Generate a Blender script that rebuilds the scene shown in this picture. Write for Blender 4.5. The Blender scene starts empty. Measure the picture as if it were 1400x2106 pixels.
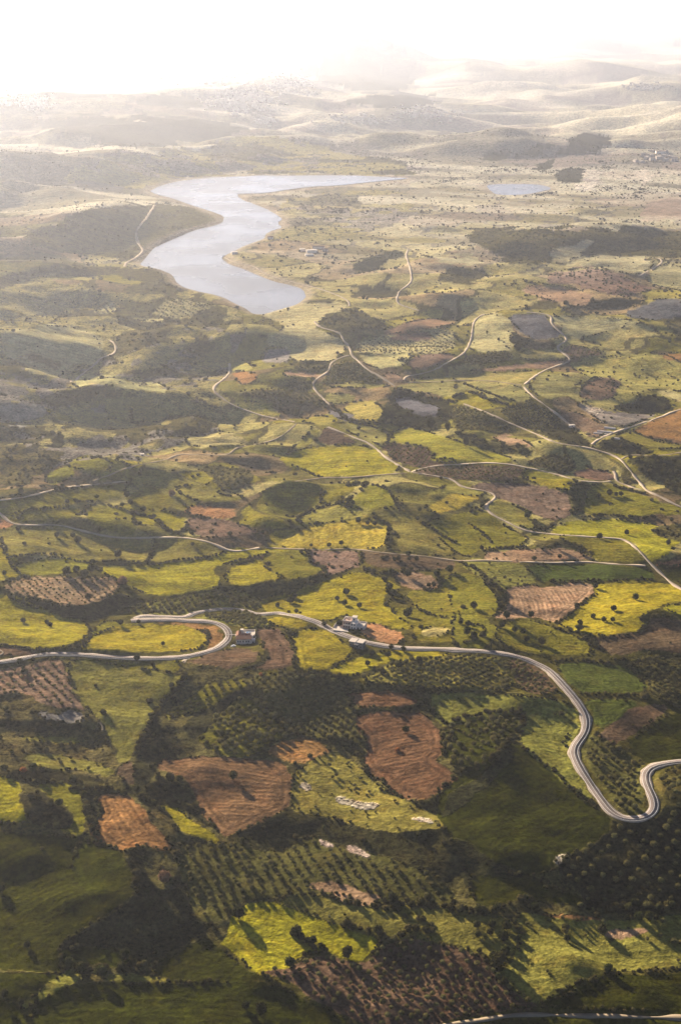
import bpy, bmesh, math, random
import numpy as np
from mathutils import Vector, Matrix
rng = np.random.default_rng(7); random.seed(7)
scene = bpy.context.scene
# ---------------------------------------------------------------- camera
CAM_H, FPX, HORIZON_V, CX, CY = 548.0, 2925.0, 30.0, 700.0, 1053.0
PITCH = math.atan((CY - HORIZON_V) / FPX)
cam_data = bpy.data.cameras.new('camera'); cam = bpy.data.objects.new('camera', cam_data)
scene.collection.objects.link(cam)
cam_data.sensor_fit = 'VERTICAL'; cam_data.sensor_height = 36; cam_data.lens = 50
cam_data.clip_start = 5; cam_data.clip_end = 200000
cam.location = (0, 0, CAM_H); cam.rotation_euler = (math.pi/2 - PITCH, 0, 0)
scene.camera = cam
# ---------------------------------------------------------------- sky and sun
SUN_EL, SUN_AZ = math.radians(14), math.radians(-31)      # azimuth measured from +Y towards +X
world = bpy.data.worlds.new("World"); scene.world = world; world.use_nodes = True
wn = world.node_tree; wn.nodes.clear()
sky = wn.nodes.new('ShaderNodeTexSky'); sky.sky_type = 'NISHITA'; sky.sun_disc = False
sky.sun_elevation = SUN_EL; sky.sun_rotation = SUN_AZ; sky.altitude = 500
sky.air_density = 0.4; sky.dust_density = 0.4
bg = wn.nodes.new('ShaderNodeBackground'); bg.inputs['Strength'].default_value = 0.05
wo = wn.nodes.new('ShaderNodeOutputWorld')
wn.links.new(sky.outputs[0], bg.inputs[0]); wn.links.new(bg.outputs[0], wo.inputs[0])
sun_data = bpy.data.lights.new('sun', 'SUN'); sun = bpy.data.objects.new('sun', sun_data)
scene.collection.objects.link(sun)
sun_data.energy = 5.0; sun_data.angle = math.radians(0.55); sun_data.color = (1.0, 0.85, 0.65)
sun_dir = Vector((math.sin(SUN_AZ)*math.cos(SUN_EL), math.cos(SUN_AZ)*math.cos(SUN_EL), math.sin(SUN_EL)))
sun.rotation_euler = sun_dir.to_track_quat('Z', 'Y').to_euler(); sun.location = (-300, 500, 900)
scene.view_settings.view_transform = 'Standard'; scene.view_settings.look = 'None'
scene.view_settings.gamma = 1.0; scene.view_settings.use_curve_mapping = False
scene.view_settings.exposure = 1.93
scene.cycles.use_denoising = True; scene.cycles.denoiser = 'OPENIMAGEDENOISE'; scene.cycles.denoising_prefilter = 'ACCURATE'; scene.cycles.denoising_input_passes = 'RGB_ALBEDO_NORMAL'; scene.cycles.volume_bounces = 0; scene.cycles.max_bounces = 4; scene.cycles.diffuse_bounces = 1
scene.cycles.transmission_bounces = 2; scene.cycles.glossy_bounces = 2
scene.cycles.use_adaptive_sampling = False
HAZE_DENSITY, HAZE_G, HAZE_COL = 2.5e-5, 0.60, (0.80, 0.84, 0.99)
# ---------------------------------------------------------------- surveyed outlines (tile + points)
TILES = {'A':(0,1700),'B':(465,1700),'C':(930,1700),'D':(0,1330),'E':(465,1330),'F':(930,1330),
         'G':(0,980),'H':(465,980),'I':(930,980),'J':(0,620),'K':(465,620),'L':(930,620)}
TILES = {k:(x,y,470/1400) for k,(x,y) in TILES.items()}
TILES.update({'M':(0,450,.5),'N':(700,450,.5),'O':(0,0,.5),'P':(700,0,.5),'Z':(0,0,1.)})
# type | sun factor | rows dx,dy,period | planting | outline | label
FIELDS = '''
ol|1||s6,4|Z -250,420 1650,420 1650,2400 -250,2400|
fo|1|||Z -200,60 1600,60 1600,425 -200,425|
lo|1||s5,5|Z 470,540 640,590 720,640 720,700 1600,700 1600,400 1150,395 1000,400 870,372 740,380 570,400 500,412 580,460 540,500 470,525|
sc|.9||s40,6|Z 570,410 700,395 820,390 860,430 800,470 700,490 620,500 560,490|
sc|.8||s30,7|Z -200,560 100,575 250,600 330,560 400,600 520,650 480,740 450,800 480,860 380,930 -200,1000|
sc|-.6||s60,7|Z 130,370 140,345 250,320 330,315 450,300 480,285 540,278 600,285 680,310 760,320 850,345 848,364 640,357 380,364 320,386 230,385 180,370|dark wooded ridge along the far shore of the lake
sc|-.5||s60,6|Z 150,440 200,425 320,415 400,430 450,455 400,470 340,495 300,520 280,545 200,520 120,520 60,495 35,480 100,470|dark wooded hill beside the narrow bend of the lake
sc|-.5||s60,6|Z -60,575 0,570 100,545 200,550 330,553 365,580 250,568 100,565 0,595 -60,600|
lo|1.4|||Z 0,400 120,385 300,400 340,415 200,425 60,440 0,440|
lo|1.4|||Z 110,300 240,296 250,310 200,325 110,318|
lo|1.4|||Z 280,300 330,292 480,285 440,298 330,312|
lo|1.4|||Z 145,240 240,235 330,240 300,248 190,248|
ds|.2|||Z 60,260 130,230 260,250 340,235 480,250 520,270 480,280 430,290 330,300 240,305 150,270|
ds|.3|||Z 0,185 100,160 230,165 270,190 200,205 60,205|
ds|.3|||Z 280,205 330,190 420,200 420,225 300,220|
ds|.3|||Z 650,120 700,115 800,140 860,165 820,190 700,180 640,160|
ds|.3|||Z 700,200 800,195 880,190 920,210 850,225 720,215|
ds|.1|||Z 1060,320 1130,290 1140,290 1135,315 1060,325|
ds|.0|||Z 1140,320 1160,290 1200,270 1245,275 1265,300 1200,320|
ds|.1|||Z 980,310 1060,305 1050,325 990,325|
ds|.1|||Z 1090,340 1140,330 1130,350 1095,352|
ds|.1|||Z 1140,370 1160,345 1200,345 1215,355 1180,372|
pl|1.3|||Z 1175,392 1200,360 1235,352 1240,375 1215,395|pale bare rock outcrop above the small lake
pl|1.2|||Z 1300,350 1330,340 1345,365 1320,380|
tn|1.1|||Z 1310,440 1340,410 1400,405 1500,405 1500,450 1330,450|
lo|1.4|||Z 1020,415 1080,415 1180,412 1190,430 1150,440 1030,442|
lo|1.4|||Z 830,392 900,388 940,405 920,415 850,408|
lo|1.3|||Z 720,402 830,400 870,415 760,420|
sc|.9||s70,6|N 500,40 800,30 1200,40 1400,50 1500,60 1500,160 1150,170 1030,160 830,190 700,180 550,120|
lo|1.3|||N 810,150 1000,100 1060,100 1010,150 880,180|
lo|1.35|||N 890,190 980,150 1310,170 1230,235 1100,210|
lo|1.3|||N 350,140 590,150 560,190 400,180|
gr|1.1|||N 1240,240 1330,180 1400,200 1500,220 1500,310 1300,280|
pb|.9||s60,6|N 850,220 1000,200 1130,220 1250,280 1300,290 1130,320 1000,280 850,260|
ds|-.1||s60,6|N 890,370 1050,330 1200,320 1260,330 1150,375 900,375|
tn|1.||s20,5|N 720,300 830,260 1050,310 1000,370 880,340|
gb|.8|||N 1150,390 1280,330 1400,330 1550,330 1500,400 1260,420|
ds|-.2||s40,6|N 40,180 140,140 260,130 240,160 150,210 60,210|
sc|.1||s40,6|N 380,250 450,200 550,200 600,250 500,270|
lo|1.15|||J 0,190 150,150 400,150 560,190 620,260 600,350 480,410 380,490 200,430 80,350 0,350|pale grassy hill with smooth folds left of the valley
sc|.3||s20,5|J 100,300 300,320 470,400 380,430 200,380|
sc|.3||s20,5|J -60,360 100,400 330,490 200,500 -60,440|
lo|1.4|||J 190,400 300,380 400,430 360,470 250,450|
lo|1.35|||J 430,510 500,450 800,480 1000,500 1020,560 700,530 540,540|
sc|-.2||s60,7|J 320,545 760,555 900,620 700,600 560,600 380,640 300,610|
ol|.6|||J 620,620 800,580 960,620 1050,680 1000,740 900,740 760,740 680,700|
gy|1.|||J -50,640 150,600 280,650 300,720 200,750 50,740|
yg|1.2|||J 280,680 430,690 460,740 330,760|
sc|-.9||s60,8|J 1080,790 1150,740 1280,700 1310,760 1250,800 1130,810|
lo|1.2|||Z 380,915 390,893 430,886 470,888 500,905 515,912 465,920 430,920|pale rounded green mound beside the winding farm track
sc|0||s80,7|J 720,0 960,0 960,110 860,140 740,150 680,120 730,60|
sc|0||s80,7|J 1170,80 1300,20 1400,60 1400,190 1280,170 1180,130|
sc|.1||s70,7|J 760,230 880,170 1000,170 1010,260 930,290 820,280|
sc|0||s80,7|J 1100,260 1200,200 1340,230 1330,310 1200,340 1100,290|
sc|0||s80,7|J 780,420 1000,390 1150,450 1230,490 1100,480 800,460|
ol|1||o11,5|J 960,-30 1280,20 1180,90 1100,130 960,90|
lo|1.3||o11,5|J 530,30 720,-10 730,60 640,70|
lo|1.4|||J 820,130 900,110 1020,140 880,160|
yel|1.25|||J 700,960 800,945 880,970 830,1010 780,1000|
gr|1.2|||J 480,960 620,950 700,1000 640,1050 520,1030 380,1000|
gr|1.2|||J 590,1090 800,1020 860,1030 860,1080 640,1105|
gr|1.25|||J 280,1060 430,1010 470,1060 400,1100 280,1120|
sc|.6||s60,7|J -40,870 100,880 300,860 420,940 330,1010 250,1060 150,1130 -40,1130|
ds|0||s90,8|J 240,850 300,790 380,810 360,860 260,880|
lo|1.2|||K 210,80 480,0 740,10 750,40 640,90 560,130 540,170 700,220 740,310 640,370 560,370 400,365 380,290 200,260 280,200 350,170 340,120 240,110|flat pale green field at the near end of the lake
sc|.7||s110,7|K 540,130 650,70 780,30 870,90 960,110 980,160 880,190 700,190 600,170|
gy|1|-1,0,9||K 220,330 260,290 380,285 400,370 260,375 215,370|
sc|.8||s120,6|K 425,370 480,355 620,370 620,420 560,435 430,430|
tn|1.2|||K 340,420 600,440 560,470 360,465|
or|1.|||K 30,435 180,430 180,490 110,515 60,480|
yg|1.15|||K 20,370 130,365 180,420 20,430|
sc|.8||o8,5|K 40,560 200,540 400,540 600,590 640,650 440,630 200,610|
sc|.8||s120,7|K 340,500 420,470 540,470 540,560 380,540|
yg|1.15|||K 30,610 290,620 350,720 180,690 100,650|
yg|1.25|||K 460,740 520,700 660,710 660,750 600,760|
gr|1.1|||K 600,570 750,560 800,600 700,630 620,620|
yel|1.1|||K 690,640 850,600 970,650 930,740 800,720|
gb|.9|||K 610,650 700,680 870,740 740,730 640,700|
ds|.5||s90,7|K 940,700 1000,560 1050,540 1200,580 1400,620 1400,700 1300,800 1100,770 950,750|
gb|1|||K 1020,590 1100,590 1330,650 1280,700 1150,680 1050,650|
sc|.9||o9,5|K 640,390 780,360 860,410 1000,490 900,500 570,500 600,470|
yg|1.1|||K 560,505 980,500 1000,530 590,525|
tn|1.1|||K 940,440 1050,440 1080,480 1020,500|
pb|1|||K 1100,370 1180,320 1400,320 1400,350 1250,410 1130,410|
lo|1|||K 800,320 1150,325 1100,370 1050,420 860,400|
lo|1.1||o11,4|K 780,260 1000,200 1280,160 1400,180 1400,310 1160,320 780,320|
tn|1.1|||K 940,170 1260,95 1400,140 1280,160 1200,180 1000,220|
pb|1|||K 1000,220 1200,180 1270,230 1130,250 1000,240|
gr|1.1|||K 1090,490 1400,440 1400,590 1200,560 1050,530|
db|1.1|||K 590,780 640,775 850,870 620,885 560,850|
ol|.9|||K 650,750 780,740 980,790 1000,860 950,880 880,860|
db|1.||o8,4|K 930,890 1010,860 1250,890 1290,910 1240,970 1400,960 1400,1000 1120,1030|
db|1.1||o8,4|Z 840,975 890,958 1050,955 1078,960 1065,985 1030,990 935,985|red brown orchard between two pale farm tracks
yg|1.15|1,.05,9||K 310,960 500,890 840,880 890,900 1110,1040 760,1080 560,1080 480,1030 380,1000|broad yellow green field above the track junction
gr|1.2|1,-1,8||K 380,920 520,790 560,780 550,860 400,930|
yg|1.2|||Z 803,888 850,878 900,895 935,905 1055,942 1052,952 880,952 890,920 810,908|bright yellow green field beside the clump of tall dark trees
lo|1.15|||L 130,90 330,70 380,160 400,200 340,210 380,310 90,310 120,200|
gb|1|||L 340,90 440,70 560,75 590,110 600,150 690,230 500,235 460,210 380,150|flat slate grey field beside the bending farm track
ds|.6||s110,8|L 340,210 460,210 500,250 400,300 380,290 350,240|
yg|1.1|.3,-1,10||L 400,350 430,295 630,290 720,355 540,360|
lo|1.05|1,0,9||L 600,90 900,100 1200,120 1000,170 780,230 700,220 610,120|
pb|1||o8,4|L 640,290 720,260 980,320 820,330 740,350|
sc|.9||o8,5|L 90,310 350,320 380,330 300,370 60,390|
tn|.9|||L 70,430 380,380 700,360 690,380 600,410 500,420 200,420|
yg|1.1|||L 0,440 180,440 560,420 480,490 430,510 260,490 0,485|
gr|1|||L 0,490 430,515 500,600 370,630 100,540 0,560|
gr|1|||L 460,510 560,430 820,480 700,540 800,530 600,620 500,570|
yg|1.15||s25,5|L 720,370 1000,330 1280,310 1400,380 1500,400 1500,560 1200,530 1080,620 960,600 1000,480 830,460 740,420|
pb|.9||s90,5|L 820,470 1010,460 1030,520 960,610 760,600|
or|1.1|||L 1290,320 1400,310 1500,310 1500,370 1310,360|
ds|1|1,.55,6|o6,4|L 250,660 500,605 690,740 560,800 440,780|dark square orchard in close rows beside the farm track
pb|1|1,.5,10||L 600,640 820,700 980,790 880,840 760,780|
gy|.9|||L 740,620 850,640 980,680 1280,690 1200,720 1000,780 850,700|
pl|1.7|||L 815,630 880,645 960,680 880,692 830,670|pale quarried cliff face above the brown field
ds|.3||s90,7|L 960,650 1080,620 1200,560 1340,600 1340,670 1100,690|
lo|1.3|1,.2,8||L 1220,540 1400,560 1500,580 1500,640 1380,620|
or|.85|||L 1090,790 1280,700 1400,660 1600,630 1600,860 1300,860 1150,820|orange brown mound at the right edge of the valley
db|.2|||L 1120,820 1300,850 1600,850 1600,880 1300,875|
gr|1|||L 980,820 1100,790 1150,830 1300,870 1400,880 1600,880 1400,900 1240,905 1100,870|
ds|.7||s130,7|L 870,870 970,830 1240,910 1240,940 1050,950 900,890|
ds|.5||s150,8|L 1060,960 1240,950 1400,940 1600,930 1600,1260 1400,1200 1290,1120 1180,1080 1120,1010|dark dense wood at the right edge below the farm track
ds|.8||s90,7|L 500,800 700,740 850,860 830,890 640,865|
tn|1.05|||L 240,830 320,810 500,880 450,900 340,900|
sc|.8||o8,5|L 0,640 100,640 430,790 420,800 300,800 100,790 0,790|
sc|.7||s110,7|L 0,790 100,800 300,870 500,890 480,960 360,940 200,910 60,850|
pb|1|||L 710,1060 780,1020 980,1040 995,1090 870,1100|
sc|.8||o7,5|L 430,990 560,930 750,960 770,1010 700,1060 500,1010|
gr|1.15|||L 410,1080 450,1020 620,1050 780,1100 700,1120 560,1132|
sc|.9||s90,7|L 1000,1040 1080,1060 1150,1120 1050,1120|
gr|1.1|||G -200,150 0,150 170,140 320,95 400,80 550,60 780,40 760,120 600,160 500,150 400,180 250,200 150,200 100,290 0,230 -200,180|
gr|1.1|||G 150,200 470,190 520,230 400,260 250,300 100,290 60,250|
rd|1.1|||G -200,245 0,250 85,290 80,315 0,325 -200,330|small orange earth field at the left edge inside the track bend
ol|.95|1,.1,9||G -200,340 150,310 280,310 350,290 450,310 600,360 750,385 920,385 935,450 900,530 700,510 550,520 450,515 350,475 200,475 80,490 20,400|long olive green field below the curving track on the left
ol|1.|1,.0,9||G 930,390 1000,375 1200,385 1300,410 1380,460 1290,490 1100,510 920,540 940,460|olive green field with one dark tree beside the track
yg|1.1|||G -200,400 0,400 100,570 150,610 0,640 -200,640|
yg|1.1|1,-.02,5||Z 200,1165 240,1162 300,1163 370,1155 440,1143 480,1125 540,1128 555,1138 490,1152 440,1165 450,1185 455,1205 400,1220 330,1225 290,1218 260,1200 215,1180|long furrowed green field curving across the left middle
gr|1.|||G 100,530 350,490 560,530 580,560 400,600 200,610 80,590|
tn|1.|1,.9,7|o7.5,3|G 0,670 170,620 330,610 500,620 720,610 730,700 650,740 500,800 400,790 280,760 130,730|small terrace orchard with slanting rows on the left
ds|-.45||s20,6|G 120,735 280,765 400,800 520,795 730,705 880,750 890,790 700,810 640,870 520,880 400,860 250,810|
yg|1.1|||G -200,700 100,720 250,810 400,860 530,900 550,960 500,1010 400,1050 250,1060 -50,1020 -200,1000|rounded green hill field at the left edge above the road
yg|1.35|1,.02,5||G 640,940 700,920 900,905 1150,920 1250,950 1290,1000 1230,1050 1050,1080 800,1080 480,1060 540,1020 600,960|oval bright green field enclosed by the hairpin road
gr|1.2|||G 560,960 640,880 780,900 880,900 650,930 560,1000|
or|1.1|||G 900,895 1200,905 1330,920 1375,980 1340,1030 1260,1070 1290,1000 1250,940 1100,915|orange earth bank inside the hairpin road bend
db|.9|||G -200,1030 60,1040 220,1060 200,1100 0,1090 -200,1100|
gr|1.05|||G 520,180 640,170 800,210 830,260 820,350 760,360 600,310 520,240|
gr|.2|||G 530,230 700,260 840,260 800,350 650,310|
gr|1.15|||G 770,130 900,40 1000,80 1060,150 1050,200 900,200 800,160|
yg|1.1|||G 860,210 1000,200 1150,250 1130,310 1050,330 960,270|
rd|1.3|||G 1130,210 1200,170 1300,180 1450,200 1440,250 1340,260 1200,240|small scar of bare red earth left of the green hollow
pb|.8||s60,4|G 1160,250 1350,260 1500,300 1620,350 1500,360 1400,375 1200,370 1140,310|
ol|1|||G 1070,60 1250,50 1400,90 1500,130 1400,160 1200,150 1100,100|
sc|1||o11,5|Z 420,965 470,955 520,965 520,995 470,1005 430,990|
gr|-.5|||H 220,90 370,30 500,40 590,60 600,110 560,170 480,210 400,260 360,230 260,200 230,140|dark green hollow in shadow at the centre of the valley
lo|1.4|||H -50,90 200,50 370,20 230,90 140,130 -50,110|
gr|1.05|||H 600,50 850,30 740,110 600,170 570,160|
gr|1.2|||H 860,50 960,60 1040,150 1030,190 900,200 700,190 760,150|
ol|1||s30,4|H 480,230 650,190 900,180 900,240 750,270 560,290 430,290|
yel|1.25|.1,1,9||H 280,430 400,350 560,290 750,270 850,270 980,300 990,350 960,440 800,440 500,440|bright yellow green field with a curved top in the centre
ol|1.|||H 900,200 1040,190 1180,270 1280,330 1400,420 1400,490 1200,480 1040,460 1060,370 990,290 900,250|
ol|1.|||Z 860,1018 960,985 1005,1015 980,1022 935,1015|
yel|1.2|||Z 865,1048 900,1030 935,1015 980,1022 982,1030 935,1047 900,1055|small golden yellow strip field below the white track
gr|1.15|||Z 868,1073 930,1060 1000,1045 1040,1085 1090,1108 1060,1125 990,1127 975,1147 940,1140 900,1105|
gr|.9|||H 220,500 270,450 470,450 500,500 580,570 560,610 400,640 300,590 220,520|green field on the terrace left of the brown scrub plot
yg|1.|||H 0,560 200,510 230,550 360,630 200,660 0,665|
pb|.8||s45,5|H 490,455 700,450 820,450 830,540 760,560 700,600 600,600 590,570 520,500|purple brown plot dotted with bushes below the white track
db|.9||s40,6|H 830,450 1000,470 1200,490 1400,510 1400,560 1200,580 1000,570 870,550|
sc|-.7||s90,5|H -50,670 200,670 350,635 480,640 590,600 640,640 500,690 300,710 100,710 -50,700|
yg|1.15|1,.12,6||H 210,750 400,700 620,650 760,590 860,580 960,620 1080,690 1000,700 940,760 1000,800 1160,920 1100,940 850,890 780,860 710,850 640,890 500,870 400,840 200,830|large bright green field above the villa with a tower
tn|1.1|||H 1020,590 1180,580 1290,620 1320,670 1230,690 1100,690 1030,630|small bare tan plot with three round trees
gr|1.1|||Z 830,1215 910,1210 935,1175 985,1185 1030,1240 1015,1275 960,1258 930,1270 880,1265 850,1245|
gr|1.1|||Z 800,1250 850,1250 930,1275 1010,1290 960,1325 870,1320 845,1310 850,1290 820,1270|
lo|1.1|||H 1190,940 1300,910 1370,940 1300,980 1200,980|
yg|1.15|||H 240,870 420,860 540,910 370,930 300,910|
ol|1||o6,5|Z 255,1260 300,1235 370,1230 440,1215 500,1215 545,1240 520,1255 470,1250 400,1262 330,1268|dense grove of olive trees above the hairpin road
ol|1||o5.5,5|Z 390,1272 470,1262 520,1262 560,1285 550,1293 480,1290 430,1275|narrow olive grove between the road and the white villa
db|1.1|1,.8,6|s50,2|Z 525,1292 570,1292 600,1325 605,1350 602,1374 545,1378 520,1375 545,1345 540,1315|bare brown slope right of the white villa
db|1.1|||Z 388,1360 430,1345 470,1335 500,1333 535,1340 530,1355 500,1368 470,1375 400,1375|bare brown plot below the white villa
ds|-.4|||Z 548,1330 556,1345 545,1370 500,1382 420,1382 500,1376 530,1362 540,1345|
pl|1|||Z 372,1352 395,1350 385,1366 392,1378 382,1376 375,1362|
rd|1.2|||H 830,910 900,900 1000,930 1090,970 1080,1000 1030,1040 900,1000 820,970|orange earth plot beside the villa with a tower
pb|1.|.5,1,9|s12,4|I 90,50 350,30 700,80 720,170 730,270 600,270 500,240 400,180 280,120 180,80|smooth tan and green field left of the dark wooded gully
yg|1.2|||I 410,0 560,20 770,20 740,60 690,90 500,40|
sc|-.9||s90,6|I 710,70 780,30 840,50 860,80 800,150 810,230 770,250 730,240 730,150|
gr|1.|||I 860,40 1000,50 1200,120 1400,190 1600,230 1400,230 1000,240 820,240 800,160|green field with a line of bushes below the white track
ol|.9|||I 280,130 400,190 500,250 510,330 430,310 330,260 210,190|
yg|1.05|||I 590,310 820,265 1000,260 1250,300 1400,290 1600,330 1400,400 1250,520 1200,510 1100,400 1000,370 800,360 600,350|
gr|1.1|||I 620,360 800,370 1000,380 1080,410 1150,480 1190,520 900,520 870,480 780,440|green field in the angle of two white tracks on the right
sc|.8||s60,5|I 480,390 700,380 800,440 900,500 700,440 500,440|
tn|.9||s15,4|I 200,460 320,450 650,440 850,490 870,510 400,520 200,510|
ol|1||s110,5|I 40,520 200,500 400,520 520,600 500,650 330,690 230,660 130,590|thicket of pale olive trees above the bare tan field
vg|1.1|1,.02,6||I 430,540 800,535 1190,550 1250,620 1200,635 720,640 560,650 500,600|deep green strip field below the straight white track
tn|1.05|.35,1,4.5||I 310,700 450,660 600,680 720,650 850,670 870,710 780,790 700,850 640,900 550,880 480,860 330,870 260,860 330,800 340,750|large bare tan ploughed field at the right centre
yg|1.25|||I 850,650 1280,640 1400,700 1600,740 1400,770 1250,790 1130,870 1190,900 1150,960 950,980 800,960 680,920 640,900 780,800 880,720|bright yellow green field right of the tan ploughed field
yg|1.3|||I 1280,790 1400,780 1600,800 1600,850 1350,840|
db|.6||s14,4|I 800,980 1150,960 1200,900 1200,860 1400,870 1600,900 1600,1100 1300,1080 1200,1060 1000,1100 870,1060|dark brown field at the right edge above the orchard
dg|.9|||I 1270,560 1400,550 1600,560 1600,650 1350,650|
rd|.7|||I 1240,550 1310,510 1400,500 1600,500 1600,545 1300,545|
sc|.8||s120,6|I 1200,330 1250,300 1400,290 1600,330 1600,420 1400,400 1300,380|
gr|.8||s14,5|I 330,880 480,880 640,930 800,990 860,1060 800,1102 400,1080 250,980 280,930|
gr|1.|||I 0,830 100,820 240,880 280,930 240,1000 200,1060 0,1050|
gr|1.1|||I -50,590 150,600 250,690 310,760 250,830 100,820 0,830|
sc|.25||s30,5|Z -200,1370 0,1365 130,1345 400,1360 520,1385 900,1415 1100,1430 1180,1470 1170,1560 1300,1700 1600,1640 1600,1890 1100,1900 900,1880 500,1890 300,2030 -200,2030|
yg|1.3|1,-.28,5||Z 603,1300 640,1290 690,1305 700,1318 735,1342 700,1360 660,1382 615,1378 608,1340|bright green furrowed field below the road beside the grey house
yg|1.3|1,-.25,6||Z 665,1383 740,1345 800,1338 870,1340 940,1340 850,1365 800,1360 740,1385 710,1392|bright yellow green strip under the road right of the grey house
ol|1.1||o6,5|Z 740,1395 790,1372 860,1356 940,1347 1010,1347 1050,1365 1060,1420 930,1416 850,1413 760,1402|broad olive grove below the road in the centre
db|.9||o6,4|F 310,90 430,80 560,150 660,270 560,290 430,280|small dark orchard tucked inside the road curve
vg|.9|1,.0,4||F 620,110 720,100 830,95 1050,110 1130,170 1190,250 1160,290 900,280 780,290 720,230 680,180|deep green field right of the road curve
sc|.8||o6,4|F 1050,90 1200,60 1400,60 1700,60 1700,400 1400,350 1300,350 1210,290 1180,200 1100,140|orchard of small trees at the right edge beside the green field
vg|.8|1,-.5,5||F 800,330 900,315 1160,340 1050,410 950,490 870,480 850,400|
db|.45|||F 870,560 950,490 1100,370 1250,350 1330,370 1240,440 1130,540 1020,590 940,620|
dg|.5|1,-.35,5||F 1050,600 1150,540 1250,460 1400,390 1700,390 1700,670 1400,680 1250,710 1190,720 1130,670|dark green field above the last road bend on the right
bo|.4||o6.5,5|F 800,520 900,550 1000,620 1130,660 1190,730 1160,760 1150,830 1190,940 1180,1010 1130,1040 1040,1010 960,930 880,820 820,720 780,640 780,580|dark orchard inside the loop of the road on the right
bo|.25||o7,5|F 1230,800 1400,720 1700,740 1700,1200 1050,1200 1180,1080 1250,1030 1260,950 1220,880|dark orchard outside the last road bend at the right edge
pb|.75|1,1,7|o8,3.5|D -200,165 0,150 200,110 360,65 400,100 420,200 480,330 530,400 470,370 400,385 330,370 250,340 150,290 60,270 0,310 -200,350|purple brown orchard plot under the road on the left
ol|.5|1,.05,7||D 400,90 560,70 700,110 1000,150 1150,180 1110,240 1000,340 930,420 900,500 840,590 800,660 790,690 720,720 700,620 640,500 590,430 500,330 440,230|triangular olive green field narrowing downhill below the road
gr|.8|||D 560,70 830,90 1100,80 1120,140 1000,140 820,130 680,110|
sc|.15||s60,5|D -200,350 60,270 250,340 330,370 480,380 600,430 640,540 700,690 760,760 740,830 500,830 330,820 100,800 -200,740|
gy|.4|||D 250,400 360,430 400,380 500,400 520,460 380,455 250,440|
ds|-.5|||D -200,440 480,450 520,510 100,520 -200,560|
ol|.7||s90,4|D 130,540 400,550 500,570 470,600 250,580 120,570|
ol|.7||s90,4|D 120,660 400,660 600,700 740,770 620,800 480,740 350,760 200,720|
ds|-.5|||D 60,740 350,770 600,800 700,830 300,830 100,800|
yg|1.3|||D -200,780 60,790 130,860 130,960 180,1080 0,1070 -200,1060|bright yellow green patch at the left edge above the dark hill field
gr|1.05|||D 250,840 400,830 480,880 520,1000 520,1160 440,1160 350,1120 460,1060 400,970 330,930 260,880|
ds|.2||s160,6|D 130,880 260,880 330,950 460,1060 400,1130 200,1100 150,1020|
or|1.|.6,1,4.5||Z 195,1640 208,1630 260,1633 285,1650 310,1690 340,1720 358,1745 330,1750 300,1735 270,1748 250,1750 215,1735 183,1710 190,1690 210,1675|glowing orange earth field at the lower left
ds|-.5||s50,5|D 500,870 590,930 630,990 620,1060 550,1070 500,980|
sc|.4||s60,5|D 850,960 950,970 1050,1060 1100,1162 1000,1162 920,1060|
yg|1.||s60,4|D 950,960 1100,1000 1200,1080 1340,1160 1340,1200 1150,1160 1050,1040|
ds|-.25||s60,5|D 1150,180 1250,180 1110,250 1000,370 960,470 1060,530 1110,640 1180,690 980,700 940,800 900,850 820,850 820,700 900,510 1000,340|
db|.7|||D 720,750 800,690 830,740 820,850 760,830|
ds|-.3||s60,5|D 740,850 880,860 1000,790 1150,860 1210,980 1340,1100 1400,1162 1300,1120 1100,1000 900,940 780,900|
gr|.6||o7,4.5|Z 335,1478 355,1458 385,1440 420,1407 450,1397 490,1395 512,1408 465,1432 420,1458 375,1472|narrow terrace of pale trees right of the triangular field
ds|-.4||s20,5|Z 400,1470 465,1435 515,1412 520,1440 480,1460 430,1500 400,1520 370,1500|
gr|.5||o7,6|E -90,470 0,380 60,330 130,310 200,330 260,410 350,500 370,540 240,600 200,660 100,680 0,670 -120,620 -170,560|green orchard of large round trees above the dark brown field
bo|.6||o6.5,4.6|E 150,180 300,160 520,170 700,190 740,240 760,400 850,540 800,600 720,560 600,570 440,545 380,520 280,440 200,300|brown orchard of scattered trees left of the large ploughed field
br|1.|1,-.02,5||E 745,290 800,275 1000,275 1130,290 1180,350 1100,365 950,360 820,370 770,340|narrow brown terrace above the large ploughed field
ds|-.7|||E 760,378 1180,368 1190,395 1000,385 860,395 780,415|
br|.6|1,-.08,5.5||E 770,440 860,400 1000,390 1180,400 1250,440 1310,500 1330,600 1330,660 1270,690 1330,720 1400,770 1420,800 1340,840 1270,920 1200,935 1080,925 1000,880 960,820 860,760 820,690 870,640 860,560 800,500|large ploughed brown field with a lone tree in its middle
dg|.5||o8,5.5|Z 905,1500 930,1490 1000,1475 1060,1462 1075,1470 1050,1520 1030,1545 1000,1570 965,1582 935,1580 918,1560 908,1530|dark green orchard on the ridge right of the large ploughed field
ol|.35|1,.15,6||Z 880,1430 930,1422 1050,1430 1150,1438 1185,1460 1200,1480 1185,1505 1170,1530 1175,1570 1210,1630 1225,1650 1190,1640 1150,1600 1075,1540 1070,1500 1075,1470 1060,1462 1000,1475 930,1490 910,1490 885,1450|dull olive slope left of the winding road
or|.95|1,-.15,4.5||E 250,640 330,570 430,555 560,575 640,630 600,670 520,710 420,720 360,700 300,670|small lens shaped ploughed tan field in the centre
ds|-.5||s70,3|E 240,650 330,690 400,725 540,715 650,650 680,680 560,740 420,770 400,750 280,690|
br|.75|1,.1,5||Z 320,1570 360,1560 420,1555 500,1560 550,1562 590,1575 600,1600 602,1640 595,1665 550,1680 510,1705 470,1718 450,1710 430,1690 410,1660 400,1640 385,1600 350,1590 325,1580|dark red brown ploughed field with one tree at the centre left
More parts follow.
